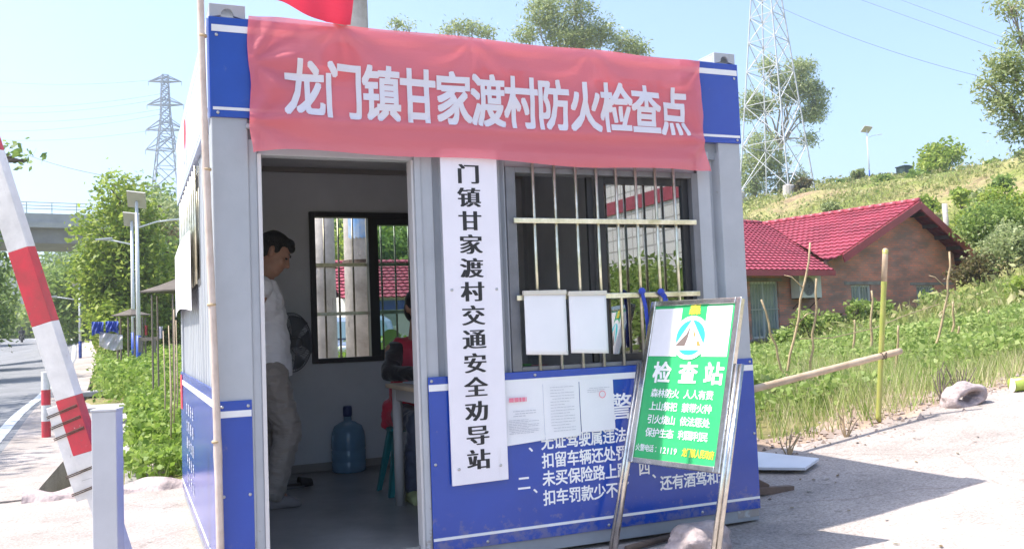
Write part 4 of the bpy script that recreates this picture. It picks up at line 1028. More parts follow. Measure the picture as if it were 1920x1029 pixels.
# ------------------------------------------------------------------ outdoors
def spot(u, v, d):
    """the world point seen at pixel (u, v) of the photograph at depth d metres"""
    return CAM + (FW + RT*((u-960)/1704.15) - UP*((v-514.5)/1704.15))*d

# utility poles right behind the booth
def utility_pole(x, y, r0, r1, h, label):
    z0 = h1(x, y)-.05; t = thing('utility_pole', label, 'pole', (x, y, z0), 'concrete utility poles behind the booth')
    mb = MB(); mb.tube([(x, y, z0), (x, y, z0+h*.3), (x, y, z0+h*.6), (x, y, z0+h)], [r0, r0+(r1-r0)*.3, r0+(r1-r0)*.6, r1], 28); mb.build('shaft', POLE, t, smooth=True)
    for z in (1.78, 4.6)[:1 if h < 4 else 2]:
        mb = MB(); mb.lathe([(r0*.99, z), (r0*.99+.006, z), (r0*.99+.006, z+.03), (r0*.99, z+.03)], (x, y, 0), 28); mb.build('band', RUST, t)
    if h < 4: return t
    mb = MB(); mb.bar((x-.8, y, z0+h-.5), (x+.8, y, z0+h-.5), .07, .07)
    for k in (-.7, 0, .7): mb.lathe([(.02, 0), (.04, .03), (.03, .08), (.045, .1), (.02, .16)], (x+k, y, z0+h-.46), 10)
    mb.build('crossarm', GALV, t)
    return t
utility_pole(1.66, 4.05, .165, .115, 8.5, 'thick concrete pole rising behind the booth roof, nearer the middle of the back window')
utility_pole(1.38, 4.6, .16, .15, 2.95, 'second concrete pole, seen at the left edge of the back window')
mb = MB(); 
for k in range(9):
    a, b_ = -2.5+.22*k, -2.5+.22*(k+1)
    mb.add([(1.66+.166*math.cos(q), 4.05+.166*math.sin(q), z) for q, z in ((a, 2.02), (b_, 2.0), (b_, 2.3), (a, 2.33))], [(0, 1, 2, 3)])
one(mb, 'torn_poster', mat('blue_poster', (.10, .28, .55), .7, noise=(9, .6), c2=(.5, .55, .6)), 'torn blue poster pasted round the concrete pole behind the back window', 'poster')

# ------------------------------------------------------------------ trees
def limb(mb, p, q, r0, r1, rr, n=7, seg=5):
    p, q = Vector(p), Vector(q); pts = []; rs = []
    L = (q-p).length
    for i in range(seg+1):
        t = i/seg; o_ = Vector((rr.uniform(-1, 1), rr.uniform(-1, 1), rr.uniform(-.5, .5)))*L*.06*math.sin(PI*t)
        pts.append(p.lerp(q, t)+o_ + Vector((0, 0, L*.06*math.sin(PI*t)))); rs.append(r0+(r1-r0)*t)
    mb.tube(pts, rs, n)
def crown_points(lobes, n, rg, shell=.55):
    """leaf clump centres: lobes are (x, y, z, rx, ry, rz); clumps crowd near each lobe's surface, with holes"""
    ws = np.array([l[3]*l[4]*l[5] for l in lobes])**.72; ws /= ws.sum(); out = []
    for l, k in zip(lobes, (ws*n).astype(int)+1):
        d = rg.normal(size=(k, 3)); d /= np.linalg.norm(d, axis=1)[:, None]; r = shell + (1-shell)*rg.uniform(0, 1, k)**.6
        out.append(np.array(l[:3]) + d*r[:, None]*np.array(l[3:6]))
    return np.concatenate(out)
def tree(name, label, cat, base, lobes, nleaf, lsize, leaf, bark=BARK, r0=.2, group=None, clump=14, spread=.5, aspect=.5, up=.2, droop=0, seed=1, shell=.55, limbs=True):
    rr = random.Random(seed); rg = np.random.default_rng(seed)
    base = Vector(base); t = thing(name, label, cat, base, group)
    mb = MB(); top = max(l[2] for l in lobes); cx = sum(l[0] for l in lobes)/len(lobes); cyy = sum(l[1] for l in lobes)/len(lobes)
    fork = base.lerp(Vector((cx, cyy, top)), .45)
    limb(mb, base - Vector((0, 0, .2)), fork, r0, r0*.7, rr, 10, 6)
    if limbs:
        for l in lobes:
            c = Vector(l[:3]); limb(mb, fork - (fork-base)*rr.uniform(0, .35), c, r0*.5, r0*.14, rr)
            for _ in range(4):
                e = c + Vector((rr.uniform(-1, 1)*l[3], rr.uniform(-1, 1)*l[4], rr.uniform(-.6, 1)*l[5]))*.75
                limb(mb, c.lerp(fork, rr.uniform(0, .5)), e, r0*.18, r0*.05, rr, 5, 3)
    mb.build('trunk', bark, t, smooth=True)
    nc = max(8, nleaf//clump); c = crown_points(lobes, nc, rg, shell); keep = np.array([mnoise.noise(Vector(p)*(1.3/max(.6, lobes[0][3]*.5))) for p in c]) > -.28
    c = c[keep]; pts = np.repeat(c, clump, 0) + rg.normal(size=(len(c)*clump, 3))*spread*np.array([1, 1, .7])
    fast_mesh('crown', leaf_quads(pts, lsize, aspect, up, droop, rg), 4, leaf, t)
    return t
L_BRIGHT = leafmat('bright_leaves', [(.17, .26, .035), (.29, .39, .055), (.42, .48, .10)], .5)
L_DARK = leafmat('dark_leaves', [(.09, .15, .035), (.14, .22, .055), (.21, .29, .08)], .45)
L_MID = leafmat('mid_leaves', [(.13, .21, .05), (.22, .32, .07), (.33, .42, .12)], .5)
L_GUM = leafmat('gum_leaves', [(.22, .28, .11), (.34, .40, .17), (.48, .51, .27)], .5, .4)
L_DRY = leafmat('dry_leaves', [(.10, .075, .03), (.16, .13, .05), (.10, .12, .035)], .3)
L_BAN = leafmat('banana_leaves', [(.12, .20, .02), (.18, .27, .03), (.28, .28, .06)], .5)
def lobe(u, v, d, rx, ry=None, rz=None):
    p = spot(u, v, d); return (p.x, p.y, p.z, rx, ry or rx, rz or rx)
def px(d): return d/1704.15
def base_at(u, d, dz=0):
    p = spot(u, 640, d); return (p.x, p.y, h1(p.x, p.y)+dz)

# the bright broad-leaved tree by the lamps
d = 36; k = px(d)
tree('broadleaf_tree', 'tall bright green tree behind the two solar lamps', 'tree', base_at(225, d),
     [lobe(225, 365, d, 38*k), lobe(255, 425, d, 45*k), lobe(205, 440, d, 55*k), lobe(265, 500, d, 60*k), lobe(192, 505, d, 50*k), lobe(230, 520, d, 62*k), lobe(190, 560, d, 40*k), lobe(245, 590, d, 62*k), lobe(215, 605, d-1, 42*k)],
     17000, .22, L_BRIGHT, r0=.22, clump=16, spread=.28, seed=3, aspect=.55)
gb = 'trees along the left of the road'
d = 62; k = px(d)
tree('dense_tree', 'dark rounded tree just below the viaduct, left of the bright tree', 'tree', base_at(150, d), [lobe(170, 500, d, 36*k), lobe(135, 540, d, 42*k), lobe(110, 560, d, 40*k), lobe(175, 545, d, 45*k), lobe(150, 600, d, 50*k)], 9000, .36, L_MID, group='trees under the viaduct', r0=.3, clump=12, spread=.6, seed=4)
d = 75; k = px(d)
tree('dense_tree', 'dense green tree filling the gap under the viaduct', 'tree', base_at(165, d), [lobe(120, 530, d, 34*k), lobe(140, 555, d, 46*k), lobe(150, 585, d, 45*k), lobe(175, 600, d, 45*k), lobe(185, 570, d, 40*k)], 8000, .42, L_DARK, group='trees under the viaduct', r0=.3, clump=12, spread=.7, seed=5)
tree('dense_tree', 'pale far tree seen through the gap below the viaduct deck', 'tree', base_at(120, 130), [lobe(150, 470, 130, 3.4), lobe(115, 485, 130, 3.4), lobe(80, 500, 130, 3.5), lobe(140, 510, 128, 3.5), lobe(110, 540, 128, 4)], 5000, .55, L_MID, group='trees under the viaduct', r0=.35, clump=10, spread=.9, seed=6)
# wooded slope between the lamps and the booth
spec = [(285, 395, 58, 48, L_MID, 7, 'grey green tree high on the slope left of the booth, below the far pylon'), (310, 430, 50, 55, L_GUM, 8, 'pale green tree on the slope touching the booth edge'),
        (285, 470, 46, 50, L_DRY, 9, 'yellowish half dry tree on the slope beside the solar lamp'), (320, 490, 42, 45, L_DARK, 10, 'dark leafy tree close to the left wall of the booth'), (275, 550, 40, 48, L_MID, 11, 'low green tree behind the small sheds'), (325, 560, 38, 40, L_BRIGHT, 12, 'light green tree behind the near shed roof')]
for u, v, d, r_, lf, sd_, lb in spec:
    k = px(d)
    tree('slope_tree', lb, 'tree', base_at(u, d), [lobe(u, v, d, r_*k), lobe(u-25, v+35, d, r_*.8*k), lobe(u+28, v+30, d, r_*.85*k), lobe(u-5, v+75, d, r_*k), lobe(u+35, v+90, d, r_*.8*k)], 6500, .0062*d+.02, lf, r0=.2, group='trees on the slope left of the booth', clump=12, spread=.010*d, seed=sd_)
tree('slender_tree', 'slender pointed tree top standing above the slope below the pylon', 'tree', base_at(282, 66), [lobe(283, 375, 66, .7, .7, 1.0), lobe(280, 400, 66, 1.1, 1.1, 1.0), lobe(290, 425, 66, 1.4)], 1800, .34, L_GUM, r0=.12, clump=9, spread=.35, seed=13)
# left side of the road
for u, v, d, r_, lf, sd_, lb in [(-85, 470, 30, 90, L_DARK, 21, 'dark tree leaning over the left side of the road, nearest of its row'), (-38, 545, 48, 48, L_MID, 22, 'green tree on the left verge behind the barrier boom'), (52, 612, 135, 20, L_BRIGHT, 23, 'sunlit yellow green bush at the far end of the road'), (-60, 570, 40, 50, L_DARK, 24, 'shaded low tree at the left frame edge, between the nearest tree and the green one')]:
    k = px(d)
    tree('roadside_tree', lb, 'tree', base_at(u-20, d), [lobe(u, v, d, r_*k), lobe(u-50, v-30, d+1, r_*.9*k), lobe(u+18, v+45, d, r_*.75*k), lobe(u-25, v+70, d, r_*.9*k), lobe(u-60, v+40, d, r_*k)], 8000, .0055*d+.05, lf, r0=.25, group='trees on the left verge', clump=13, spread=.010*d, seed=sd_)
tree('roadside_tree', 'tall tree on the left verge reaching one leafy branch into the sky beside the boom', 'tree', (-8.6, 15.5, h1(-8.6, 15.5)), [lobe(-190, 230, 22, 1.3), lobe(-130, 290, 22, .9), lobe(2, 290, 22, .30, .3, .16), lobe(25, 294, 22, .28, .25, .14), lobe(42, 302, 22, .16, .15, .1), (-8.6, 14, 9.8, 2.3, 2.3, 1.6), (-7.6, 12, 9.2, 1.7, 1.7, 1.2), (-9, 17.5, 9.5, 2.2, 2.2, 1.5)], 9000, .2, L_MID, r0=.25, group='trees on the left verge', clump=14, spread=.24, seed=25)
for x, y, hh_, sd_ in ((-9.6, 20, 7.2, 31), (-11, 28, 8.0, 32), (-12.6, 36, 8.0, 33), (-8.9, 7.4, 9.2, 34)):
    z0 = h1(x, y)
    tree('roadside_tree', {31: 'leafy verge tree shading the near stretch of asphalt', 32: 'second leafy verge tree shading the middle of the road', 33: 'third leafy verge tree shading the far stretch of asphalt', 34: 'tall verge tree whose shade falls on the striped post'}[sd_], 'tree', (x, y, z0), [(x, y, z0+hh_, 2.2, 2.2, 1.6), (x+1.1, y+1, z0+hh_-1, 1.6, 1.6, 1.2), (x-1, y-1, z0+hh_-1.4, 1.8, 1.8, 1.4), (x+.6, y-1.4, z0+hh_-.7, 1.4, 1.4, 1.1)], 5000, .26, L_MID, r0=.2, group='trees on the left verge', clump=12, spread=.3, seed=sd_)
# gum trees on the hill
def gum(label, u0, d, lobes, n, seed, ls=.0042, r0=.22, sp=.0045, name='gum_tree', leaf=L_GUM, base_v=None):
    b_ = base_at(u0, d)
    return tree(name, label, 'tree', b_, [lobe(u, v, d+dd, rx*px(d), rx*px(d), rz*px(d)) for u, v, rx, rz, dd in lobes], n, ls*d, leaf, BARKP, r0, 'gum trees on the hill', 12, sp*d, .32, 0, .45, seed, .35)
gum('tall gum tree rising above the middle of the booth roof', 1080, 60, [(1010, 25, 32, 22, 0), (985, 65, 26, 14, 0), (1045, 45, 30, 24, 0), (1090, 20, 26, 20, 0), (1100, 70, 40, 24, .5), (1060, 75, 36, 20, 0), (1130, 55, 24, 26, 0), (1030, 5, 24, 14, 0), (1075, -10, 24, 16, 0), (1165, 80, 26, 16, 0), (1195, 90, 22, 16, 0), (1180, 105, 26, 14, 0)], 15000, 41)
gum('small gum tree top just above the banner left of the tall gum tree', 870, 62, [(860, 48, 18, 9, 0), (885, 55, 20, 10, 0), (915, 62, 18, 8, 0), (840, 58, 14, 6, 0)], 1700, 42)
gum('tiny gum tree top peeping over the banner near the utility pole', 755, 62, [(742, 46, 12, 5, 0), (765, 50, 12, 5, 0)], 500, 43)
gum('sparse gum tree standing behind the lattice pylon on the right', 1478, 84, [(1500, 130, 26, 20, 0), (1505, 165, 30, 16, 0), (1530, 185, 20, 24, 0), (1522, 215, 26, 14, 0), (1512, 262, 16, 10, 0), (1440, 120, 16, 12, 0), (1465, 150, 20, 14, 0), (1430, 200, 20, 18, 0), (1480, 180, 20, 14, 0), (1410, 190, 18, 20, 0), (1405, 210, 16, 16, 0)], 13000, 44)
gum('dense leafy gum tree on the hill against the right edge of the booth', 1425, 80, [(1425, 270, 30, 20, 0), (1415, 310, 34, 26, 0), (1450, 300, 28, 22, 0), (1470, 340, 20, 14, 0), (1500, 330, 16, 12, 0), (1410, 345, 30, 18, 0)], 8000, 45)
gum('big gum tree overhanging the top right corner of the view', 2060, 22, [(1905, 20, 26, 14, 0), (1890, 5, 34, 8, 0), (1912, 75, 26, 20, 0), (1880, 115, 40, 26, 0), (1905, 150, 36, 40, 0), (1855, 160, 30, 24, 0), (1895, 200, 40, 26, 0), (1870, 190, 26, 14, 0), (1905, 240, 30, 26, 0), (1990, 120, 60, 110, 0), (1990, 240, 45, 40, 0), (1930, 290, 16, 10, 0)], 9000, 46, ls=.0066, r0=.10, sp=.006)
# bushes and shrubs on the hillside
def bush(label, u, v, d, r_, seed, leaf, n=2600, cat='bush', name='bush', grp='bushes on the hillside', ls=.005, tall=1.0):
    k = px(d); p = spot(u, v, d); b_ = (p.x, p.y, h1(p.x, p.y)); rr = random.Random(seed)
    lob = [(p.x+rr.uniform(-.6, .6)*r_*k, p.y+rr.uniform(-.5, .5)*r_*k, max(p.z+rr.uniform(-.4, .4)*r_*k*tall, b_[2]+.25*r_*k), r_*k*rr.uniform(.45, .75), r_*k*rr.uniform(.45, .75), r_*k*rr.uniform(.4, .65)*tall) for _ in range(6)]
    return tree(name, label, cat, b_, lob, n, ls*d, leaf, BARK, .05, grp, 10, .0032*d*r_/40+.05, .5, .3, 0, seed, .3)
bush('round leafy young tree on the hilltop right of the dark tank', 1765, 308, 70, 42, 51, L_BRIGHT, 3200, tall=1.1)
bush('large dark green bush spreading beside the right end of the brick house', 1850, 430, 30, 62, 52, L_MID, 5200)
bush('broad bush in front of the hillside, below the large dark green one', 1885, 470, 27, 58, 53, L_GUM, 4200)
bush('leafy bush at the right frame edge, higher than the broad one', 1905, 385, 34, 50, 54, L_BRIGHT, 3600)
bush('dry brownish bush under the right eave of the brick house', 1835, 505, 27, 36, 55, L_DRY, 2400)
bush('small shrub on the slope above the red roof apex', 1722, 355, 60, 18, 56, L_MID, 700)
bush('low scrub clump on the ridge beside the concrete pylon foot', 1500, 352, 72, 20, 57, L_DRY, 900)
bush('twiggy shrub under the hilltop lamp', 1607, 325, 74, 12, 58, L_GUM, 400)
bush('little bush on the bare ridge near the top right corner', 1860, 308, 58, 10, 59, L_MID, 350)
bush('tiny bush on the ridge left of the overhanging branches', 1912, 285, 54, 12, 60, L_MID, 350)
bush('green shrub on the slope right of the fence posts', 1800, 370, 44, 22, 61, L_BRIGHT, 900)
for i, (u, v, d, r_, lf) in enumerate(((1655, 352, 66, 16, L_MID), (1560, 392, 52, 14, L_GUM), (1745, 385, 48, 20, L_BRIGHT), (1885, 345, 44, 22, L_MID), (1845, 372, 40, 24, L_GUM), (1815, 410, 38, 26, L_BRIGHT), (1575, 350, 74, 12, L_MID), (1910, 540, 20, 26, L_BRIGHT))):
    bush(['small round shrub on the ridge between the lamp and the dark cabinet', 'low shrub just above the left part of the red roof', 'light green shrub below the leafy young tree', 'shrub high on the slope at right under the overhanging tree', 'pale shrub in the middle of the right slope', 'bright shrub on the slope just above the large dark bush', 'tiny ridge shrub left of the hilltop lamp', 'leafy shrub on the near slope at the right frame edge'][i], u, v, d, r_, 140+i, lf, 900)
# banana plants above the red roof
def banana(label, u, v, d, h, seed, n=7, leaf=L_BAN, grp='banana plants above the red roof'):
    rr = random.Random(seed); p = spot(u, v, d); b_ = Vector((p.x, p.y, min(h1(p.x, p.y), p.z))); t = thing('banana_plant', label, 'plant', b_, grp)
    mb = MB(); mb.tube([b_, b_ + Vector((0, 0, h*.45))], [h*.05, h*.035], 8); mb.build('stem', mat('banana_stem', (.22, .24, .08), .6), t)
    for i in range(n):
        a = 2*PI*i/n + rr.uniform(-.3, .3); el = rr.uniform(.5, 1.3); L = h*rr.uniform(.55, .8); wd = L*.24; o0 = b_+Vector((0, 0, h*.42)); dr = Vector((math.cos(a), math.sin(a), 0))
        def f(u_, v_):
            r_ = L*u_; z = math.sin(el)*r_ - .5*L*u_*u_*(1.1-el*.6); sd = dr.cross(Vector((0, 0, 1))); ww = wd*math.sin(PI*min(1, u_*.93+.07))**.6
            return o0 + dr*math.cos(el)*r_ + Vector((0, 0, z + abs(v_-.5)*ww*.5)) + sd*(v_-.5)*ww
        mb = MB(); mb.grid(f, 10, 4); mb.build('leaf', leaf, t, smooth=True)
    return t
banana('banana plant with an upright yellow green leaf just above the red roof', 1588, 405, 46, 2.0, 3)
banana('withered banana plant beside the booth edge above the red roof', 1490, 408, 42, 1.3, 5, leaf=L_DRY)

# ------------------------------------------------------------------ broad-leaved plant seen through the back window
t = thing('broadleaf_plant', 'broad leaved green plant outside the right half of the back window', 'plant', (2.02, 4.4, h1(2, 4.4)))
mb = MB(); mb.tube([(2.02, 4.4, h1(2, 4.4)), (2.02, 4.4, .8)], .02, 8); mb.build('stem', MATS['banana_stem'], t)
PL = leafmat('pale_broad_leaf', [(.36, .50, .10), (.45, .58, .14)], .6)
for q in ((1.95, .80, .15, .09, 20), (2.14, .86, .16, .08, -25), (2.03, 1.06, .10, .12, 80), (2.22, .95, .12, .10, -40), (1.92, .95, .10, .09, 40), (2.06, .72, .16, .09, 5)):
    mb = MB(); a = R(q[4]); c = Vector((q[0], 4.38, q[1]))
    mb.grid(lambda u, v: c + Vector((math.cos(a)*(u-.5)*q[3]*1.6*math.sin(PI*(.08+.84*v))**.5 - math.sin(a)*(v-.5)*q[2]*1.8, .03*abs(u-.5), math.sin(a)*(u-.5)*q[3]*1.6*math.sin(PI*(.08+.84*v))**.5 + math.cos(a)*(v-.5)*q[2]*1.8)), 6, 10)
    mb.build('leaf', L_DARK if q[4] == 80 else PL, t, smooth=True)  # shade put into one leaf's darker green; the others are pale as if sunlit

# ------------------------------------------------------------------ ground cover
def scatter(n, fn, rg):
    """fn(x, y) -> keep probability; x0,x1,y0,y1 box"""
    (x0, x1, y0, y1), keep = fn
    x = rg.uniform(x0, x1, n); y = rg.uniform(y0, y1, n); m_ = rg.uniform(0, 1, n) < keep(x, y); return x[m_], y[m_]
def vn(x, y, s, off=0): return np.array([mnoise.noise(Vector((a*s+off, b_*s, off))) for a, b_ in zip(x, y)])
def cover(name, x, y, hgt, size, leaf, aspect, up, per, rg, spread=.06):
    z = hz(x, y); c = np.stack([x, y, z], 1); c = np.repeat(c, per, 0); n = len(c)
    hh_ = np.repeat(hgt, per)*rg.uniform(.05, 1, n) if hasattr(hgt, '__len__') else hgt*rg.uniform(.05, 1, n)
    c[:, 2] += hh_; c[:, :2] += rg.normal(size=(n, 2))*spread
    return struct(fast_mesh(name, leaf_quads(c, size, aspect, up, 0, rg), 4, leaf), 'stuff')
L_VEG = leafmat('vegetable_leaf', [(.19, .28, .06), (.29, .39, .10), (.42, .48, .18)], .5)
L_WEED = leafmat('weed_leaf', [(.16, .26, .04), (.25, .37, .06), (.37, .46, .12)], .5)
L_STRAW = leafmat('dry_grass_blade', [(.52, .45, .25), (.64, .58, .36), (.42, .44, .20)], .35)
L_GRASS = leafmat('green_grass_blade', [(.19, .29, .06), (.28, .38, .09), (.44, .46, .18)], .4)
rg = np.random.default_rng(11)
# weeds between the drain and the booth, running away along the road
def lk(x, y):
    w_ = np.where(y < 15.5, (x > -.34), x > np.interp(y, [15.5, 37, 60], [-.9, -1.5, -2.6]))
    return w_ * np.clip(1.15 - (x-.9)/2.2, 0.15, 1) * np.where(y < 5.0, np.clip((y-4.1)/.9, 0, 1), 1) * (1 if True else 0)
x, y = scatter(17000, ((-.5, 3.0, 4.2, 15), lk), rg); hh_ = .14 + .30*np.clip(vn(x, y, .9)+.45, 0, 1)*np.clip((y-3.6)/2.5, .3, 1.3)
m_ = ~((x > -.1) & (y < 3.15)); cover('roadside_weeds', x[m_], y[m_], hh_[m_]+.05, .075, L_WEED, .75, .5, 8, rg, .06)
x, y = scatter(11000, ((-2.6, 6.0, 15, 45), lambda x, y: (x > np.interp(y, [15.5, 37, 60], [-.9, -1.5, -2.6]))*1.0), rg); hh_ = .35 + .55*np.clip(vn(x, y, .5)+.5, 0, 1)
cover('far_weeds', x, y, hh_, .13, L_WEED, .6, .5, 6, rg, .12)
x, y = scatter(1500, ((-.36, 1.3, 4.0, 14), lk), rg); z = hz(x, y)
struct(fast_mesh('roadside_grass', blade_tris(np.stack([x, y, z], 1).repeat(7, 0) + rg.normal(size=(len(x)*7, 3))*[.05, .05, 0], .32, .012, .35, rg), 3, L_GRASS), 'stuff')
# garden behind the yard on the right
def edgef(x): return np.interp(x, [a for a, b_ in far_edge], [b_ for a, b_ in far_edge])
hA = Vector((23.255, 18.005, 0)); hth = R(11); ha = Vector((math.cos(hth), math.sin(hth), 0)); hn = Vector((-math.sin(hth), math.cos(hth), 0))
def in_house(x, y):
    a = (x-hA.x)*ha.x + (y-hA.y)*ha.y; b_ = (x-hA.x)*hn.x + (y-hA.y)*hn.y
    return (a > -15) & (a < 3.0) & (b_ > -.15) & (b_ < 12.5)
def gk(x, y):
    g = y - edgef(x); return ((g > .9) & ~in_house(x, y)) * np.clip(1 - (x-14)/12*.6, .25, 1)
x, y = scatter(44000, ((3.6, 26, 2.4, 19), gk), rg); q = vn(x, y, .45, 5); dist = np.hypot(x+.4, y+4.4)
m_ = q > -.12; cover('vegetable_garden', x[m_], y[m_], .16+.3*np.clip(q[m_]+.3, 0, .8), .082, L_VEG, .7, .45, 6, rg, .09)
def dk(x, y):
    g = y - edgef(x); return ((g > .12) & (g < 9) & ~in_house(x, y)) * np.clip(1.25 - g/6.0, .14, 1) * np.clip((x-3.6)/2, .2, 1)
x, y = scatter(8500, ((3.8, 18, 1.6, 14), dk), rg); z = hz(x, y)
struct(fast_mesh('dry_grass', blade_tris(np.stack([x, y, z], 1).repeat(9, 0) + rg.normal(size=(len(x)*9, 3))*[.06, .06, 0], .30, .008, .42, rg), 3, L_STRAW), 'stuff')
x, y = scatter(9000, ((3.8, 22, 1.6, 13), lambda x, y: dk(x, y)*.8 + .15*gk(x, y)), rg); z = hz(x, y)
struct(fast_mesh('green_grass', blade_tris(np.stack([x, y, z], 1).repeat(7, 0) + rg.normal(size=(len(x)*7, 3))*[.07, .07, 0], .36, .012, .35, rg), 3, L_GRASS), 'stuff')
# grit and litter along the broken yard edge, a few leaves on the paving
n = 900; x = rg.uniform(3.5, 11, n); y = edgef(x) + rg.normal(size=n)*.22 + .12; z = hz(x, y)+.02; sz = rg.uniform(.008, .028, n)*np.where(rg.uniform(0, 1, n) < .06, 2.2, 1)
oc = np.array([(1, 0, 0), (0, 1, 0), (-1, 0, 0), (0, -1, 0), (0, 0, .8), (0, 0, -.5)], float); tr_ = [(0, 1, 4), (1, 2, 4), (2, 3, 4), (3, 0, 4), (1, 0, 5), (2, 1, 5), (3, 2, 5), (0, 3, 5)]
V = np.stack([x, y, z], 1)[:, None] + (oc[None]*rg.uniform(.6, 1.3, (n, 6, 1)))*sz[:, None, None]
struct(fast_mesh('edge_gravel', np.concatenate([V[:, list(t)] for t in tr_], 1).reshape(-1, 3), 3, leafmat('grit', [(.30, .24, .21), (.42, .34, .30), (.16, .12, .10)], 0, .9)), 'stuff')
n = 70; x = np.concatenate([rg.uniform(-2.5, 9, n), rg.uniform(3.2, 7, 40)]); y = np.concatenate([rg.uniform(-3, 1.2, n), rg.uniform(.2, 1.5, 40)]); ok_ = ~((x > -.05) & (x < 3.05) & (y > -.05)); x, y = x[ok_], y[ok_]; z = hz(x, y)+.028
c = np.stack([x, y, z], 1); a = rg.uniform(0, 2*PI, len(c)); d = np.stack([np.cos(a), np.sin(a), rg.uniform(-.1, .3, len(c))], 1)*rg.uniform(.012, .03, (len(c), 1)); e = np.stack([-np.sin(a), np.cos(a), 0*a], 1)*rg.uniform(.006, .013, (len(c), 1))
struct(fast_mesh('fallen_leaves', np.stack([c-d, c+e, c+d, c-e], 1).reshape(-1, 3), 4, leafmat('dead_leaf', [(.14, .09, .04), (.24, .17, .08), (.10, .11, .04)], .1, .8)), 'stuff')
# scrub on the hillside
def hk(x, y): return ((x > 12+.0*y) & ~in_house(x, y)) * np.clip(.35+vn(x, y, .13, 9)*1.3, 0.03, 1)
x, y = scatter(15000, ((14, 70, 6, 66), hk), rg); dist = np.hypot(x+.4, y+4.4); m_ = y-4.4 > (x-10)*.15; x, y, dist = x[m_], y[m_], dist[m_]
z = hz(x, y); c = np.stack([x, y, z], 1).repeat(5, 0); dd = dist.repeat(5); c += rg.normal(size=c.shape)*[.3, .3, .02]
struct(fast_mesh('hillside_scrub', leaf_quads(c + np.stack([0*dd, 0*dd, rg.uniform(0, .5, len(dd))], 1), .16+.0022*dd, .45, .9, 0, rg), 4, leafmat('scrub_leaf', [(.20, .25, .06), (.30, .33, .10), (.42, .38, .19), (.16, .24, .05)], .4)), 'stuff')
x, y = scatter(16000, ((10, 48, 5, 50), lambda x, y: hk(x, y)*.8), rg); z = hz(x, y); c = np.stack([x, y, z], 1).repeat(5, 0) + rg.normal(size=(len(x)*5, 3))*[.2, .2, 0]
struct(fast_mesh('hillside_grass', blade_tris(c, .6, .035, .4, rg), 3, leafmat('hill_grass_blade', [(.22, .28, .07), (.34, .36, .13), (.50, .46, .24)], .4)), 'stuff')

# ------------------------------------------------------------------ brick house
def brick_mat():
    M = bpy.data.materials.new('brick'); M.use_nodes = True; n = M.node_tree; b = n.nodes['Principled BSDF']; b.inputs['Roughness'].default_value = .9
    tc = n.nodes.new('ShaderNodeTexCoord'); mp = n.nodes.new('ShaderNodeMapping'); mp.inputs['Rotation'].default_value = (PI/2, 0, -hth)
    sp = n.nodes.new('ShaderNodeSeparateXYZ'); cb = n.nodes.new('ShaderNodeCombineXYZ'); ad = n.nodes.new('ShaderNodeMath'); ad.operation = 'ADD'
    n.links.new(tc.outputs['Object'], sp.inputs[0]); n.links.new(sp.outputs[0], ad.inputs[0]); n.links.new(sp.outputs[1], ad.inputs[1]); n.links.new(ad.outputs[0], cb.inputs[0]); n.links.new(sp.outputs[2], cb.inputs[1])
    br = n.nodes.new('ShaderNodeTexBrick'); br.inputs['Scale'].default_value = 1; br.inputs['Brick Width'].default_value = .24; br.inputs['Row Height'].default_value = .075
    br.inputs['Mortar Size'].default_value = .007; br.inputs['Color1'].default_value = (.64, .27, .19, 1); br.inputs['Color2'].default_value = (.44, .27, .22, 1); br.inputs['Mortar'].default_value = (.34, .28, .25, 1)
    n.links.new(cb.outputs[0], br.inputs['Vector'])
    m2 = n.nodes.new('ShaderNodeMapping'); m2.inputs['Scale'].default_value = (1.1, 1.1, 3.2); ns = n.nodes.new('ShaderNodeTexNoise'); ns.inputs['Scale'].default_value = 1; ns.inputs['Detail'].default_value = 5
    n.links.new(tc.outputs['Object'], m2.inputs[0]); n.links.new(m2.outputs[0], ns.inputs['Vector'])
    r = n.nodes.new('ShaderNodeValToRGB'); r.color_ramp.elements[0].position = .38; r.color_ramp.elements[1].position = .62; r.color_ramp.elements[0].color = (.72, .74, .76, 1); r.color_ramp.elements[1].color = (1.25, 1.05, 1, 1)
    n.links.new(ns.outputs[0], r.inputs[0]); mx = n.nodes.new('ShaderNodeMix'); mx.data_type = 'RGBA'; mx.blend_type = 'MULTIPLY'; mx.inputs[0].default_value = 1
    n.links.new(br.outputs[0], mx.inputs[6]); n.links.new(r.outputs[0], mx.inputs[7]); n.links.new(mx.outputs[2], b.inputs['Base Color'])
    return M
BRICK = brick_mat()
TILEM = mat('red_roof_tile', (.31, .052, .080), .6, noise=(.9, .35), bump=(10, .15), spec=.3)
weather(TILEM, (.20, .05, .065), 2.2, .52, .64, (1, 1, 2), None, .6)
weather(TILEM, (.44, .20, .20), 6, .60, .72, (1, 1, 1), None, .5)
TILER = mat('red_roof_trim', (.36, .06, .085), .4, noise=(3, .2))
def HP(a, b_, z): return Vector((hA.x, hA.y, 0)) + ha*a + hn*b_ + Vector((0, 0, z))
hs = thing('brick_house', 'brick house with red tiled roofs standing below the grassy hill', 'house', HP(-3, 4, -.3))
def hbox(mb, a0, a1, b0, b1, z0, z1):
    vs = [HP(a, b_, z) for z in (z0, z1) for a, b_ in ((a0, b0), (a1, b0), (a1, b1), (a0, b1))]; mb.add(vs, BF)
zr, sl_, sr_ = 4.687, .43, .53           # ridge height and the two slopes
mb = MB()
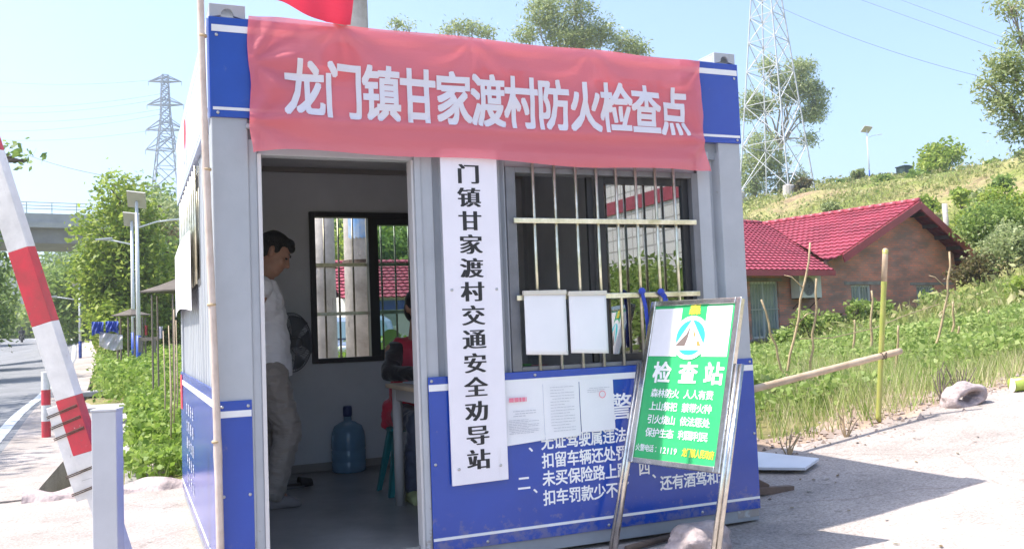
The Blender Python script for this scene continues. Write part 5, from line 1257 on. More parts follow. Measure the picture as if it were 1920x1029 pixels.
# front wall strips leave the openings free
ops = [(-7.65, -6.45, .55, 2.16), (-3.08, -2.06, .9, 2.04), (.39, 1.42, .95, 2.0)]
xs = sorted({-10.6, 2.75, *[o_[0] for o_ in ops], *[o_[1] for o_ in ops]})
for a0, a1 in zip(xs[:-1], xs[1:]):
    o_ = [q for q in ops if q[0] <= a0 and a1 <= q[1]]
    if o_: hbox(mb, a0, a1, 0, .24, -.6, o_[0][2]); hbox(mb, a0, a1, 0, .24, o_[0][3], 2.36)
    else: hbox(mb, a0, a1, 0, .24, -.6, 2.36)
gl = [(-4.9, 2.36), (2.75, 2.36), (2.75, zr-.16-2.75*sr_), (0, zr-.16), (-4.9, zr-.16-4.9*sl_)]
mb.prism([HP(a, .001, z) for a, z in gl], hn*.24)
hbox(mb, 2.51, 2.749, .24, 12, -.6, 3.0); hbox(mb, -10.6, 2.5, 11.76, 12, -.6, 2.6); hbox(mb, -10.6, -10.36, .24, 11.7, -.6, 2.9)
mb.build('wall', BRICK, hs)
def tiled(name, corner, e1, e2, poly=None, waves=None, step=.33, m=TILEM):
    """tiled slope: corner + e1 (along the eave) + e2 (up the slope), clipped to poly in (u, v)"""
    e1, e2 = Vector(e1), Vector(e2); L1, L2 = e1.length, e2.length; nrm = e1.cross(e2).normalized(); nrm = nrm if nrm.z > 0 else -nrm
    nw = max(2, int(L1/.22)); nu = nw*6; rows = max(2, int(L2/step)); mb = MB()
    for r_ in range(rows):
        v0, v1 = r_/rows, (r_+1)/rows; lift0, lift1 = .045, .0
        lo, hi = (0, 1)
        if poly: 
            vm = v0; lo, hi = poly(vm)
        if hi-lo < .01: continue
        n_ = max(2, int(nu*(hi-lo)))
        vs = []
        for v, lf in ((v0, 0.0), (v0, lift0), (v1+.02/L2, lift1)):
            l2, h2 = poly(min(v, 1)) if poly else (0, 1)
            for i in range(n_+1):
                u = l2 + (h2-l2)*i/n_; wv = .028*(.5+.5*math.cos(2*PI*u*nw))**1.0
                vs.append(Vector(corner) + e1*u + e2*v + nrm*(lf + (wv if lf or v != v0 else wv)))
        for k in range(2):
            for i in range(n_): mb.add([], [])
        o_ = len(mb.v); mb.v += [tuple(p) for p in vs]
        mb.f += [(o_+k*(n_+1)+i, o_+k*(n_+1)+i+1, o_+(k+1)*(n_+1)+i+1, o_+(k+1)*(n_+1)+i) for k in range(2) for i in range(n_)]
    return mb.build(name, m, hs)
bF, bB = -.55, 12.4
# right slope, left slope (cut by the valley), front wing slope
tiled('roof_slope', HP(4.05, bF, zr-4.05*sr_), hn*(bB-bF), -ha*4.05 + Vector((0, 0, 4.05*sr_)))
eL = 4.7
def vl(v):       # the valley cuts the left slope: a from -eL (v=0) to 0 (v=1); valley b = -0.8 + (a+4.96)*1.32
    a = -eL + eL*v; b0 = bF; bv = -.8 + (a+4.96)*1.33
    return 0.0, max(.005, min(1, (bv-bF)/(bB-bF)))
tiled('roof_slope', HP(-eL, bF, zr-eL*sl_), hn*(bB-bF), ha*eL + Vector((0, 0, eL*sl_)), vl)
wz, ws = 2.41, .346; bT = 5.8
def vw_(v):
    b_ = -.8 + (bT+.8)*v; av_ = -4.96 + (b_+.8)/1.33
    return 0.0, min(1, (av_+11.2)/(11.2+.1))
tiled('roof_slope', HP(-11.2, -.8, wz), ha*11.3, hn*(bT+.8) + Vector((0, 0, (bT+.8)*ws)), vw_)
tiled('roof_slope', HP(-11.2, 12.4, wz), ha*7.0, -hn*(12.4-bT) + Vector((0, 0, (bT+.8)*ws)))
mb = MB()
def capline(p, q, r_=.10):
    p, q = Vector(p), Vector(q); n_ = max(2, int((q-p).length/.4))
    for i in range(n_): mb.tube([p.lerp(q, i/n_), p.lerp(q, (i+1.08)/n_)], [r_, r_*.82], 10)
capline(HP(0, bF, zr+.05), HP(0, bB, zr+.05)); capline(HP(-11.2, bT, wz+(bT+.8)*ws+.05), HP(-.3, bT, wz+(bT+.8)*ws+.05))
mb.build('ridge_cap', TILER, hs, smooth=True)
mb = MB()
for a1, s in ((4.05, sr_), (-eL, sl_)):
    z1 = zr-abs(a1)*s; p, q = HP(0, bF-.02, zr-.1), HP(a1, bF-.02, z1-.1)
    if a1 < 0: q = p.lerp(q, .88)
    mb.bar(p, q, .05, .24, Vector((0, 0, 1)))
mb.bar(HP(-11.2, -.84, wz-.06), HP(-4.95, -.84, wz-.06), .04, .16); mb.bar(HP(4.08, bF, zr-4.05*sr_-.1), HP(4.08, bB, zr-4.05*sr_-.1), .04, .18)
mb.build('fascia_board', TILER, hs)
mb = MB()      # soffits and rafters under the overhang
for i in range(6):
    t_ = (i+.5)/6; mb.bar(HP(4.0*t_, bF+.03, zr-4.0*t_*sr_-.2), HP(4.0*t_, .3, zr-4.0*t_*sr_-.2), .07, .12)
for i in range(19): a = -11.0 + i*.33; mb.bar(HP(a, -.78, wz-.05), HP(a, .0, wz+.8*ws-.12), .06, .08)
mb.build('rafter', mat('dark_timber', (.07, .05, .045), .8, noise=(5, .4)), hs)
for a0, a1, z in ((-3.4, -1.42, 2.045), (.05, 2.6, 2.005), (-7.8, -6.3, 2.165)):
    mb = MB(); hbox(mb, a0, a1, -.012, .2, z, z+.1); mb.build('lintel', CONCD, hs)
mb = MB(); hbox(mb, 2.2, 3.4, -.016, .25, 2.36, 2.5); mb.build('eaves_beam', CONCD, hs)
WG = mat('house_window_glass', (.30, .36, .36), .08, noise=(1.2, .4), spec=.8); WFR = mat('window_frame_white', (.62, .66, .64), .5)
for a0, a1, z0, z1 in ops:
    mb = MB(); 
    for q in ((a0, a0+.06), (a1-.06, a1)): hbox(mb, q[0], q[1], .06, .14, z0, z1)
    hbox(mb, a0+.06, a1-.06, .06, .14, z0, z0+.06); hbox(mb, a0+.06, a1-.06, .06, .14, z1-.06, z1); hbox(mb, (a0+a1)/2-.03, (a0+a1)/2+.03, .062, .138, z0+.06, z1-.06)
    wf = mb.build('window', WFR, hs)
    mb = MB(); hbox(mb, a0+.06, a1-.06, .09, .10, z0+.06, z1-.06); mb.build('pane', WG, wf)
    mb = MB()
    for i in range(int((a1-a0)/.13)): p = HP(a0+.09+i*.13, .03, z0); mb.tube([p, p+Vector((0, 0, z1-z0))], .009, 6)
    hbox(mb, a0, a1, .02, .035, (z0+z1)/2, (z0+z1)/2+.03); mb.build('bars', mat('window_bar_grey', (.42, .44, .42), .5), wf)
    mb = MB(); hbox(mb, a0-.06, a1+.06, -.05, .06, z0-.07, z0-.001); mb.build('sill', CONCD, wf)
def aircon(a0, z0):
    t = thing('air_conditioner', 'white air conditioner unit hanging on the brick wall under the red eave', 'air conditioner', HP(a0+.4, -.25, z0), None)
    mb = MB(); hbox(mb, a0, a0+.98, -.38, -.06, z0, z0+.66); mb.build('casing', mat('aircon_white', (.66, .65, .62), .5, noise=(3, .1)), t, bevel=.012)
    mb = MB(); c = HP(a0+.40, -.385, z0+.33)
    for r_ in (.08, .13, .18, .23, .26): mb.tube([c + ha*math.cos(2*PI*k/24)*r_ + Vector((0, 0, math.sin(2*PI*k/24)*r_)) for k in range(25)], .008, 5)
    for k in range(8): mb.tube([c + ha*math.cos(PI*k/4)*.05 + Vector((0, 0, math.sin(PI*k/4)*.05)), c + ha*math.cos(PI*k/4)*.26 + Vector((0, 0, math.sin(PI*k/4)*.26))], .006, 5)
    mb.build('fan_grille', mat('aircon_grey', (.30, .30, .30), .5), t)
    mb = MB(); mb.add([c + Vector((0, 0, 0)) + hn*.003 + ha*math.cos(2*PI*k/24)*.255 + Vector((0, 0, math.sin(2*PI*k/24)*.255)) for k in range(24)], [tuple(range(24))]); mb.build('fan_opening', mat('aircon_dark', (.16, .15, .15), .6), t)
    mb = MB(); 
    for a in (a0+.12, a0+.86): mb.bar(HP(a, -.4, z0-.015), HP(a, -.002, z0-.015), .03, .03); mb.bar(HP(a, -.36, z0-.02), HP(a, -.002, z0-.3), .025, .025)
    mb.build('bracket', RUST, t)
aircon(-5.98, 1.66)
# climbing leafy plants against the wall foot
for i, (u, v, d, r_) in enumerate(((1515, 605, 24, 24), (1560, 600, 25, 22), (1480, 640, 20, 20), (1605, 585, 25, 24), (1650, 578, 25, 20), (1745, 570, 26, 24), (1790, 565, 26, 20))):
    bush(['tall bean plant against the brick wall below the air conditioner', 'bean plant beside the first small house window', 'low bean plant in the garden left of the thin sticks', 'bean plant under the first small house window', 'bean plant right of the first small house window', 'bean plant under the second small house window', 'bean plant at the right corner of the brick house'][i], u, v, d, r_, 70+i, L_VEG, 700, 'plant', 'bean_plant', 'bean plants along the house wall', ls=.0062)

# ------------------------------------------------------------------ garden fence of bamboo, sticks
gp = thing('bamboo_rail_fence', 'green bamboo upright with a horizontal dry bamboo rail at the yard edge', 'fence', (5.48, 1.56, .2))
mb = MB(); p0, p1 = spot(1647, 790, 7.7), spot(1660, 468, 7.7); n = 30
pts = [p0.lerp(p1, i/n) for i in range(n+1)]; mb.tube(pts, [.022*(1.12 if i % 6 == 0 else 1) for i in range(n+1)], 12); mb.build('upright', BAMG, gp, smooth=True)
p1_ = p0.lerp(p1, .80); mb = MB(); mb.tube([p1_.lerp(p1, .0), p1, p1 + Vector((.0, 0, .012))], [.0235, .0225, .012], 12); mb.build('dry_top', BAMD, gp, smooth=True)
mb = MB(); q0, q1 = spot(1405, 731, 6.9), spot(1688, 658, 7.66); n = 30; mb.tube([q0.lerp(q1, i/n) for i in range(n+1)], [(.027)*(1.1 if i % 7 == 0 else 1) for i in range(n+1)], 12); mb.build('rail', BAMD, gp, smooth=True)
mb = MB(); c = q0.lerp(q1, .87); mb.tube([c + Vector((.03*math.cos(a), .03*math.sin(a)*.7-.01, .028*math.sin(a*2.3)+.0)) for a in np.linspace(0, 14, 40)], .004, 5); mb.build('lashing', RUST, gp)
sticks = [((1520, 455), (1470, 700), 10, 'leaning forked stick in the garden left of the air conditioner'), ((1533, 522), (1515, 700), 10, 'thin straight stick in front of the air conditioner wall'), ((1428, 562), (1474, 650), 10, 'stick leaning left beside the booth edge in the garden'), ((1782, 472), (1743, 660), 12, 'curved dry cane in front of the right house gable'), ((1636, 545), (1630, 640), 14, 'short stake left of the green bamboo upright'), ((1788, 565), (1786, 640), 14, 'slim stake in the grass right of the curved cane'), ((1855, 582), (1852, 620), 16, 'small stake on the grassy slope at far right'), ((1798, 612), (1790, 650), 13, 'short leaning stake in the dry grass'), ((1602, 600), (1600, 650), 14, 'low stake between the bean plants'), ((1684, 610), (1678, 690), 10, 'dry stalk just right of the green bamboo upright')]
for (a, b_, d, lb) in sticks:
    mb = MB(); p, q = spot(*a, d), spot(*b_, d+.15); q.z = min(q.z, h1(q.x, q.y)-.02); rr = random.Random(a[0])
    pts = [q.lerp(p, i/8) + Vector((rr.uniform(-1, 1), 0, 0))*.02 + RT*(.06*math.sin(PI*i/8) if a[0] == 1782 else 0) for i in range(9)]
    mb.tube(pts, [.0016*d*(1-.35*i/8) for i in range(9)], 7)
    if a[0] in (1520, 1782):
        for f_, sd_ in ((.45, 1), (.7, -1)): c = q.lerp(p, f_); mb.tube([c, c + RT*.12*sd_ + Vector((0, 0, .12)), c + RT*.2*sd_ + Vector((0, 0, .14))], [.008, .006, .003], 6)
    one(mb, 'garden_stick', STICK, lb, 'stick', 'sticks planted in the garden', smooth=True)
# wires strung on the sticks
mb = MB(); pts = [spot(u, v, d) for u, v, d in ((1500, 635, 10), (1560, 633, 10.5), (1640, 615, 11), (1700, 590, 12), (1760, 570, 12.5))]; mb.tube(pts, .006, 5)
one(mb, 'twine', STICK, 'pale cord sagging between the garden sticks', 'cord')
# dead stalks by the road edge
for i, (u, v, h_, d) in enumerate(((1763, 740, .42, 8.2), (1800, 735, .32, 8.4), (1812, 740, .3, 8.4), (1585, 800, .28, 7.3), (1475, 822, .28, 6.9))):
    rr = random.Random(i); p = spot(u, v, d); p.z = h1(p.x, p.y); mb = MB()
    for k in range(7): e = p + Vector((rr.uniform(-.12, .12), rr.uniform(-.1, .1), h_*rr.uniform(.6, 1))); limb(mb, p, e, .007, .003, rr, 5, 4)
    one(mb, 'dead_stalk', mat('dead_stalk', (.13, .10, .085), .9) if i < 3 else STICK, ['tallest dark withered stalk beside the hollow log', 'grey withered stalk right behind the hollow log', 'twiggy withered stalk at the right end of the hollow log', 'straw tuft on the concrete edge near the green bamboo', 'straw tuft close to the booth corner'][i], 'stalk', 'withered stalks along the yard edge')
# hollow stone block, bamboo offcut and white board on the yard
mb = MB(); c = spot(1806, 742, 8.0); c.z = h1(c.x, c.y)+.02; ax = (RT*.97 + FW*.25); ax.z = .06; ax.normalize(); sd2 = Vector((0, 0, 1)).cross(ax).normalized()
def ringp(u, v):
    a, b_ = 2*PI*u, 2*PI*v; r_ = .062 + .012*math.sin(3*a+2) + .01*math.sin(5*a+b_*2)
    r_ += .022*mnoise.noise(Vector((math.cos(a)*2.2, math.sin(a)*2.2, math.sin(b_)*1.8)))
    R0 = (.125 + .02*math.sin(2*a))
    return c + Vector((0, 0, .07)) + ax*(math.cos(a)*R0*1.15 + math.cos(b_)*math.cos(a)*r_) + Vector((0, 0, math.sin(a)*R0*.62 + math.cos(b_)*math.sin(a)*r_*.8)) + sd2*math.sin(b_)*.1
mb.grid(ringp, 60, 24); one(mb, 'hollow_block', ROCK, 'broken stone block with a hole through it at the yard edge', 'rock', smooth=True)
mb = MB(); p = spot(1899, 736, 8.4); p.z = h1(p.x, p.y)+.085; q = p + RT*.6 + FW*.1; q.z = h1(q.x, q.y)+.085
mb.tube([p, p.lerp(q, .5), q], .066, 18); o = one(mb, 'bamboo_offcut', mat('fresh_bamboo', (.36, .46, .08), .35, noise=(4, .2)), 'short thick piece of bright green bamboo lying at the right frame edge', 'bamboo', smooth=True)
mb = MB(); mb.prism([p - (q-p).normalized()*.002 + Vector((0, 0, .064*math.sin(a))) + FW*.064*math.cos(a) for a in np.linspace(0, 2*PI, 20, endpoint=False)], -(q-p).normalized()*.004)
e_ = mb.build('cut_end', mat('bamboo_end', (.72, .68, .60), .7), o)
wbq = [spot(1400, 848, 6.0), spot(1536, 863, 6.4), spot(1510, 881, 6.2), spot(1395, 880, 5.9)]
for q in wbq:
    dv = (q-CAM); 
    for _ in range(12): q += dv*((h1(q.x, q.y)+.05 - q.z)/dv.z)*.9
mb = MB(); mb.prism([q for q in wbq], (0, 0, .018)); one(mb, 'white_board', mat('white_laminate_board', (.70, .70, .74), .4, noise=(3, .08)), 'white laminate board lying on the concrete beside the booth', 'board')
mb = MB(); mb.bar((3.0, .52, .02), (3.62, .46, -.005), .05, .045); mb.bar((3.45, .49, .02), (3.0, .75, .3), .05, .04)
one(mb, 'prop', mat('prop_wood', (.16, .11, .085), .85, noise=(8, .4)), 'brown wooden prop wedged against the right wall of the booth', 'prop')

# ------------------------------------------------------------------ pylons and power lines
def pylon(name, label, base, yaw_, Hh, w0, w1, knee, arms, rad, m, parent_group=None, base_z=None, rads=.6):
    base = Vector(base); t = thing(name, label, 'pylon', base)
    def wd(z): return w0+(w1-w0)*min(1, z/knee) if z < knee else w1*(1-.35*(z-knee)/(Hh-knee))
    def cn(i, z): a = yaw_ + PI/2*i; return base + Vector((math.cos(a)*wd(z), math.sin(a)*wd(z), z))
    mb = MB()
    for i in range(4): mb.bar(cn(i, 0), cn(i, knee), rad, rad); mb.bar(cn(i, knee), cn(i, Hh), rad*.8, rad*.8)
    mb.build('leg_frame', m, t)
    zs = [0]
    while zs[-1] < Hh-.5: zs.append(min(Hh, zs[-1] + max(1.0, wd(zs[-1])*1.25)))
    mb = MB()
    for z0, z1 in zip(zs[:-1], zs[1:]):
        for i in range(4):
            mb.bar(cn(i, z0), cn(i+1, z1), rad*rads); mb.bar(cn(i+1, z0), cn(i, z1), rad*rads); mb.bar(cn(i, z1), cn(i+1, z1), rad*rads)
    mb.build('bracing', m, t)
    for z, L, a in arms:
        mb = MB()
        for s in (-1, 1):
            tip = base + Vector((math.cos(a)*L*s, math.sin(a)*L*s, z))
            for i in range(4): mb.bar(cn(i, z-.0), tip, rad*.6); 
            for i in range(4): mb.bar(cn(i, min(Hh, z+wd(z)*1.2)), tip, rad*.6)
            mb.bar(tip, tip - Vector((0, 0, L*.25)), rad*.5)
        mb.build('crossarm', m, t)
    return t
PYW = mat('pylon_steel_pale', (.50, .50, .52), .5, .3); PYG = mat('pylon_steel_grey', (.30, .32, .38), .6)
pb = spot(1457, 355, 75)
pz = pb.z - .2
py = pylon('lattice_pylon', 'pale steel lattice pylon on the hill right of the booth', (pb.x, pb.y, pz), math.atan2(-(FW.y), -(FW.x)), 30, 3.1, .85, 20, [(24, 4, .4), (27.5, 3, .4)], .085, PYW)
fc = Vector((pb.x, pb.y, 0)) - Vector((FW.x, FW.y, 0)).normalized()*3.1
for i in range(4):
    a = math.atan2(-FW.y, -FW.x)+PI/2*i; c = Vector((pb.x+math.cos(a)*3.1, pb.y+math.sin(a)*3.1, 0)); zt = pz + .05; zb = min(h1(c.x, c.y)-.4, zt-1.3)
    mb = MB(); mb.lathe([(.50, zb), (.46, zt-.06), (.40, zt)], (c.x, c.y, 0), 14); mb.build('footing', CONC, py)
lp = spot(313, 370, 180)
pylon('distant_pylon', 'distant grey lattice pylon in the sky above the trees left of the booth', (lp.x, lp.y, lp.z-4), .9, 28.5, 4.4, 1.3, 20, [(13.5, 3.9, -.25), (17.5, 3.8, -.25), (22.5, 3.5, -.25), (27.2, 3.2, -.25)], .20, PYG)
WIRE = mat('power_line_aluminium', (.10, .11, .15), .5)
def cable(pts, label, r_, sag=0):
    P_ = []; 
    for (a, b_) in zip(pts[:-1], pts[1:]):
        for i in range(14): t_ = i/14; P_.append(a.lerp(b_, t_) - Vector((0, 0, sag*4*t_*(1-t_))))
    P_.append(pts[-1]); mb = MB(); mb.tube(P_, r_, 5); one(mb, 'power_line', WIRE, label, 'power line', 'power lines in the sky')
cable([spot(1462, 14, 75), spot(1830, 142, 60), spot(2050, 210, 52)], 'lowest wire running right from the lattice pylon across the sky', .018, .4)
cable([spot(1600, -5, 70), spot(1920, 110, 55), spot(2050, 155, 50)], 'middle wire crossing the top right sky', .016)
cable([spot(1680, -3, 70), spot(1920, 85, 55), spot(2050, 130, 50)], 'highest wire crossing the top right sky', .016)
for i, (a, b_) in enumerate((((-20, 152), (305, 148)), ((-20, 200), (303, 176)), ((-20, 212), (300, 186)), ((-20, 228), (302, 205)), ((-20, 246), (300, 215)), ((-20, 262), (300, 242)))):
    cable([spot(*a, 210), spot(*b_, 180)], 'faint wire left of the distant pylon, %s' % ['topmost of all, from its tip', 'upper of the pair at its second crossarm', 'lower of the pair at its second crossarm', 'upper of the pair at its third crossarm', 'lower of the pair at its third crossarm', 'lowest of all, from the bottom crossarm'][i], .028, 1.0)
cable([spot(20, 278, 60), spot(200, 330, 52), spot(300, 350, 48)], 'low wire dipping towards the wooded slope left of the booth', .018, .2)

# ------------------------------------------------------------------ lamps
def solar_lamp(u, vt, d, label, arm_len=1.0, panel=.62, arm_a=0.2, scale=1.0, base=None):
    p = spot(u, vt, d); z0 = h1(p.x, p.y); t = thing('solar_street_lamp', label, 'street lamp', (p.x, p.y, z0), 'solar street lamps')
    mb = MB(); mb.tube([(p.x, p.y, z0), (p.x, p.y, p.z)], [.075*scale, .05*scale], 14); mb.build('pole', LAMPW, t, smooth=True)
    mb = MB(); zb = base if base else z0+.9; mb.tube([(p.x, p.y, z0), (p.x, p.y, zb)], [.08*scale, .079*scale], 14); mb.build('blue_base', LAMPB, t, smooth=True)
    q = Matrix.Rotation(-.15, 3, 'Z') @ Matrix.Rotation(.12, 3, 'Y') @ Matrix.Rotation(-.62, 3, 'X')
    mb = MB(); c = Vector((p.x, p.y, p.z+.06)); mb.box(c-Vector((panel, .36, .02)), c+Vector((panel, .36, .02)), q); pn = mb.build('solar_panel', SOLAR, t)
    mb = MB(); mb.box(c+Vector((-panel+.04, -.32, .021)), c+Vector((panel-.04, .32, .026)), q, c); mb.build('cells', SOLARF, pn)
    dr = Vector((math.cos(arm_a), math.sin(arm_a), 0)); za = p.z - .85*scale
    mb = MB(); mb.tube([Vector((p.x, p.y, za)), Vector((p.x, p.y, za+.18)) + dr*arm_len*.6, Vector((p.x, p.y, za+.22))+dr*arm_len], .028*scale, 8); mb.build('arm', LAMPW, t, smooth=True)
    mb = MB(); e = Vector((p.x, p.y, za+.22))+dr*arm_len; mb.bar(e - dr*.05, e + dr*.5*scale + Vector((0, 0, .04)), .16*scale, .05); mb.build('lamp_head', LAMPW, t)
    return t
solar_lamp(256, 378, 29, 'right hand lamp of the tall pair of solar street lamps beside the weeds', 1.0, .28, -.3, base=1.35)
solar_lamp(247, 415, 33, 'slightly shorter lamp, left of the tall pair of solar street lamps', -1.2, .28, -.3, base=1.5)
solar_lamp(149, 532, 47, 'mid distance street lamp beside the blue tarpaulin', -1.6, .35, -.2)
solar_lamp(147, 568, 70, 'far thin street lamp at the bend of the road', -1.4, .4, -.2)
solar_lamp(125, 578, 92, 'farthest street lamp down the road', -1.0, .4, -.2)
solar_lamp(1625, 244, 78, 'solar street lamp on the crest of the grassy hill', .9, .40, -.4, scale=.8)
tk = spot(1697, 322, 76); mb = MB()
c = Vector((tk.x, tk.y, h1(tk.x, tk.y)+.3)); mb.box(c+Vector((-.52, -.45, 0)), c+Vector((.52, .45, .6))); mb.box(c+Vector((-.58, -.5, .6)), c+Vector((.58, .5, .68))); mb.box(c+Vector((-.3, -.3, .68)), c+Vector((.3, .3, .76)))
for dx in (-.42, .42):
    for dy in (-.35, .35): mb.box(c+Vector((dx-.05, dy-.05, -.6)), c+Vector((dx+.05, dy+.05, 0)))
one(mb, 'metal_cabinet', mat('dark_green_metal', (.03, .06, .05), .5), 'small dark green metal cabinet on the hill crest', 'cabinet')
for i, (u, v, hpx, d) in enumerate(((1715, 393, 26, 45), (1737, 405, 28, 42), (1772, 398, 32, 42))):
    p = spot(u, v, d); z0 = h1(p.x, p.y)-.2; mb = MB(); h_ = hpx*px(d); zt = max(p.z+h_*.5, z0+.8); mb.tube([(p.x, p.y, z0), (p.x+.02, p.y, (z0+zt)/2), (p.x, p.y, zt)], [.13, .12, .12], 10)
    one(mb, 'fence_stump', CONC, ['grey stone post just right of the roof apex', 'thin grey stone post in the middle of the slope posts', 'tall pale stone post farthest right on the slope'][i], 'post', 'stone posts on the slope behind the roof', smooth=True)

# ------------------------------------------------------------------ viaduct
va, vb = spot(-120, 375, 84), spot(420, 415, 98); va.z = vb.z = (va.z+vb.z)/2; vd = (vb-va).normalized(); vn_ = Vector((0, 0, 1)).cross(vd)
VC = mat('viaduct_concrete', (.34, .35, .37), .85, noise=(.5, .25)); VCD = mat('viaduct_girder', (.20, .20, .21), .9, noise=(.6, .25))
v_ = thing('viaduct', 'grey concrete road viaduct crossing above the trees at left', 'bridge', ((va+vb)/2).to_tuple())
def vbox(mb, n0, n1, z0, z1, s0=-60, s1=1.0):
    L = (vb-va).length; p0, p1 = va + vd*s0, va + vd*(L+20)
    mb.add([p + vn_*n_ + Vector((0, 0, z)) for z in (z0, z1) for p, n_ in ((p0, n0), (p1, n0), (p1, n1), (p0, n1))], BF)
mb = MB(); vbox(mb, 0, 10, -1.5, -1.2); mb.build('deck', VC, v_)
mb = MB(); vbox(mb, -.02, .25, -1.2, -.35); vbox(mb, -.3, -.02, -1.75, -1.2); mb.build('parapet', VC, v_)
mb = MB(); vbox(mb, .6, 9.4, -3.2, -1.5); mb.build('girder', VCD, v_)
mb = MB(); L = (vb-va).length
for i in range(42): p = va + vd*(-30+i*2.2); mb.bar(p + Vector((0, 0, -.35)), p + Vector((0, 0, .75)), .07)
for z in (.1, .4, .72): mb.bar(va - vd*60 + Vector((0, 0, z)), vb + vd*20 + Vector((0, 0, z)), .06)
mb.build('railing', mat('railing_green_grey', (.30, .38, .36), .6), v_)
for s in (-22, 34): 
    p = va + vd*s + vn_*5; mb = MB(); mb.lathe([(1.2, h1(p.x, p.y)-.5), (1.1, p.z-3.3)], (p.x, p.y, 0), 20); mb.build('pier', VC, v_, smooth=True)
# far wooded ridge
mb = MB(); mb.grid(lambda u, v: (-420+700*u, 470+60*v, -5 + (46+14*mnoise.noise(Vector((u*7, 0, 3)))+6*mnoise.noise(Vector((u*29, 1, 3))))*math.sin(PI*min(.5, v*.5))), 160, 6)
struct(mb.build('hills', mat('far_wood', (.05, .085, .035), .95, noise=(.06, .5)), smooth=True))

# ------------------------------------------------------------------ sheds, tarpaulins, canes at left
def shed(u, v, d, r_, h_, label, seed):
    p = spot(u, v, d); z0 = h1(p.x, p.y); t = thing('garden_shelter', label, 'shelter', (p.x, p.y, z0), 'small roofed shelters beside the weeds'); zt = p.z
    mb = MB(); mb.lathe([(r_, zt-.07), (r_, zt-.045), (r_*.5, zt+.05*r_/.6), (.015, zt+.16*r_/.6)], (p.x, p.y, 0), 4); mb.build('roof', mat('shelter_roof', (.12, .10, .085), .9, noise=(3, .3)), t)
    for i in range(6):
        a = 2*PI*i/6+.3; mb = MB(); x, y = p.x+math.cos(a)*r_*.72, p.y+math.sin(a)*r_*.72; mb.tube([(x, y, z0-.1), (x, y, zt-.12)], .014*d/14, 8); mb.build('post', mat('shelter_post', (.20, .16, .13), .8), t)
    return t
shed(333, 540, 16, .62, 2, 'nearer brown roofed shelter close to the booth wall', 1)
shed(246, 588, 30, .62, 2, 'farther shelter with a flat pointed roof behind the solar lamps', 2)
for i, (u0, v0, u1, v1) in enumerate(((316, 610, 319, 850), (326, 580, 322, 800), (318, 640, 312, 700), (330, 600, 328, 780), (306, 620, 304, 690))):
    d = 9.2+.3*i; p, q = spot(u0, v0, d), spot(u1, v1, d); q.z = h1(q.x, q.y)-.05; mb = MB(); mb.tube([q, q.lerp(p, .5) + Vector((.02, 0, 0)), p], [.009, .008, .005], 7)
    one(mb, 'bamboo_cane', BAMD, ['long dry cane at the booth edge reaching down into the weeds', 'second long cane crossing in front of the shelter', 'short slanted cane under the shelter roof', 'upright cane touching the booth wall edge', 'thin cane left of the shelter posts'][i], 'cane', 'dry canes leaning beside the shelter', smooth=True)
mb = MB(); 
def tarp(u, v): 
    p = spot(174+26*u+44*u*(1-v)*0, 602+4*math.sin(u*5)+34*v*math.sin(PI*min(1, u*.8+.15)), 24-.6*math.sin(u*6)*v); return p
for (u0, u1, v0, v1, m_, lb) in ((172, 194, 603, 630, 'blue_tarpaulin', 'blue tarpaulin sheet hanging beside the mid distance lamp'), (198, 222, 602, 626, 'blue_tarpaulin', 'crumpled blue tarpaulin slung left of the solar lamps'), (186, 230, 622, 648, 'white_tarpaulin', 'greyish white tarpaulin sagging below the blue ones')):
    mt = clothmat('blue_tarpaulin', (.03, .08, .45), trans=.2) if m_ == 'blue_tarpaulin' and 'blue_tarpaulin' not in MATS else MATS.get(m_) or clothmat('white_tarpaulin', (.62, .58, .60), trans=.2)
    mb = MB(); mb.grid(lambda u, v: spot(u0+(u1-u0)*u, v1+(v0-v1)*v + 5*math.sin(PI*u)*(1-v)*(1 if m_[0] == 'w' else -1) + 6*u*(m_[0] == 'w'), 23.5 + .10*math.sin(u*9+v*4)*(1.1-v) + .06*math.sin(u*17-v*7)), 18, 8)
    one(mb, 'tarpaulin', mt, lb, 'tarpaulin', 'tarpaulins hung by the shelters', smooth=True)
def hangcloth(u, v, d, w_, h_, m_, label):
    mb = MB(); mb.grid(lambda a, b_: spot(u+w_*(a-.5), v+h_*(1-b_), d+.06*math.sin(a*9)), 8, 6); one(mb, 'hanging_cloth', m_, label, 'cloth', 'cloths hung out between the sheds', smooth=True)
hangcloth(274, 610, 25, 6, 18, mat('dark_red_cloth', (.35, .04, .05), .8), 'dark red cloth hung out right of the solar lamps')
hangcloth(301, 612, 20, 8, 22, mat('lilac_cloth', (.55, .50, .62), .8), 'pale lilac cloth hung under the nearer shelter')
mb = MB()
for p, q in (((262, 636), (300, 634)), ((262, 632), (262, 660)), ((290, 634), (290, 660))): mb.bar(spot(*p, 24), spot(*q, 24), .07, .09)
one(mb, 'timber_bench', mat('grey_timber', (.25, .20, .17), .8), 'rough grey timber bench between the solar lamps and the shelter', 'bench')

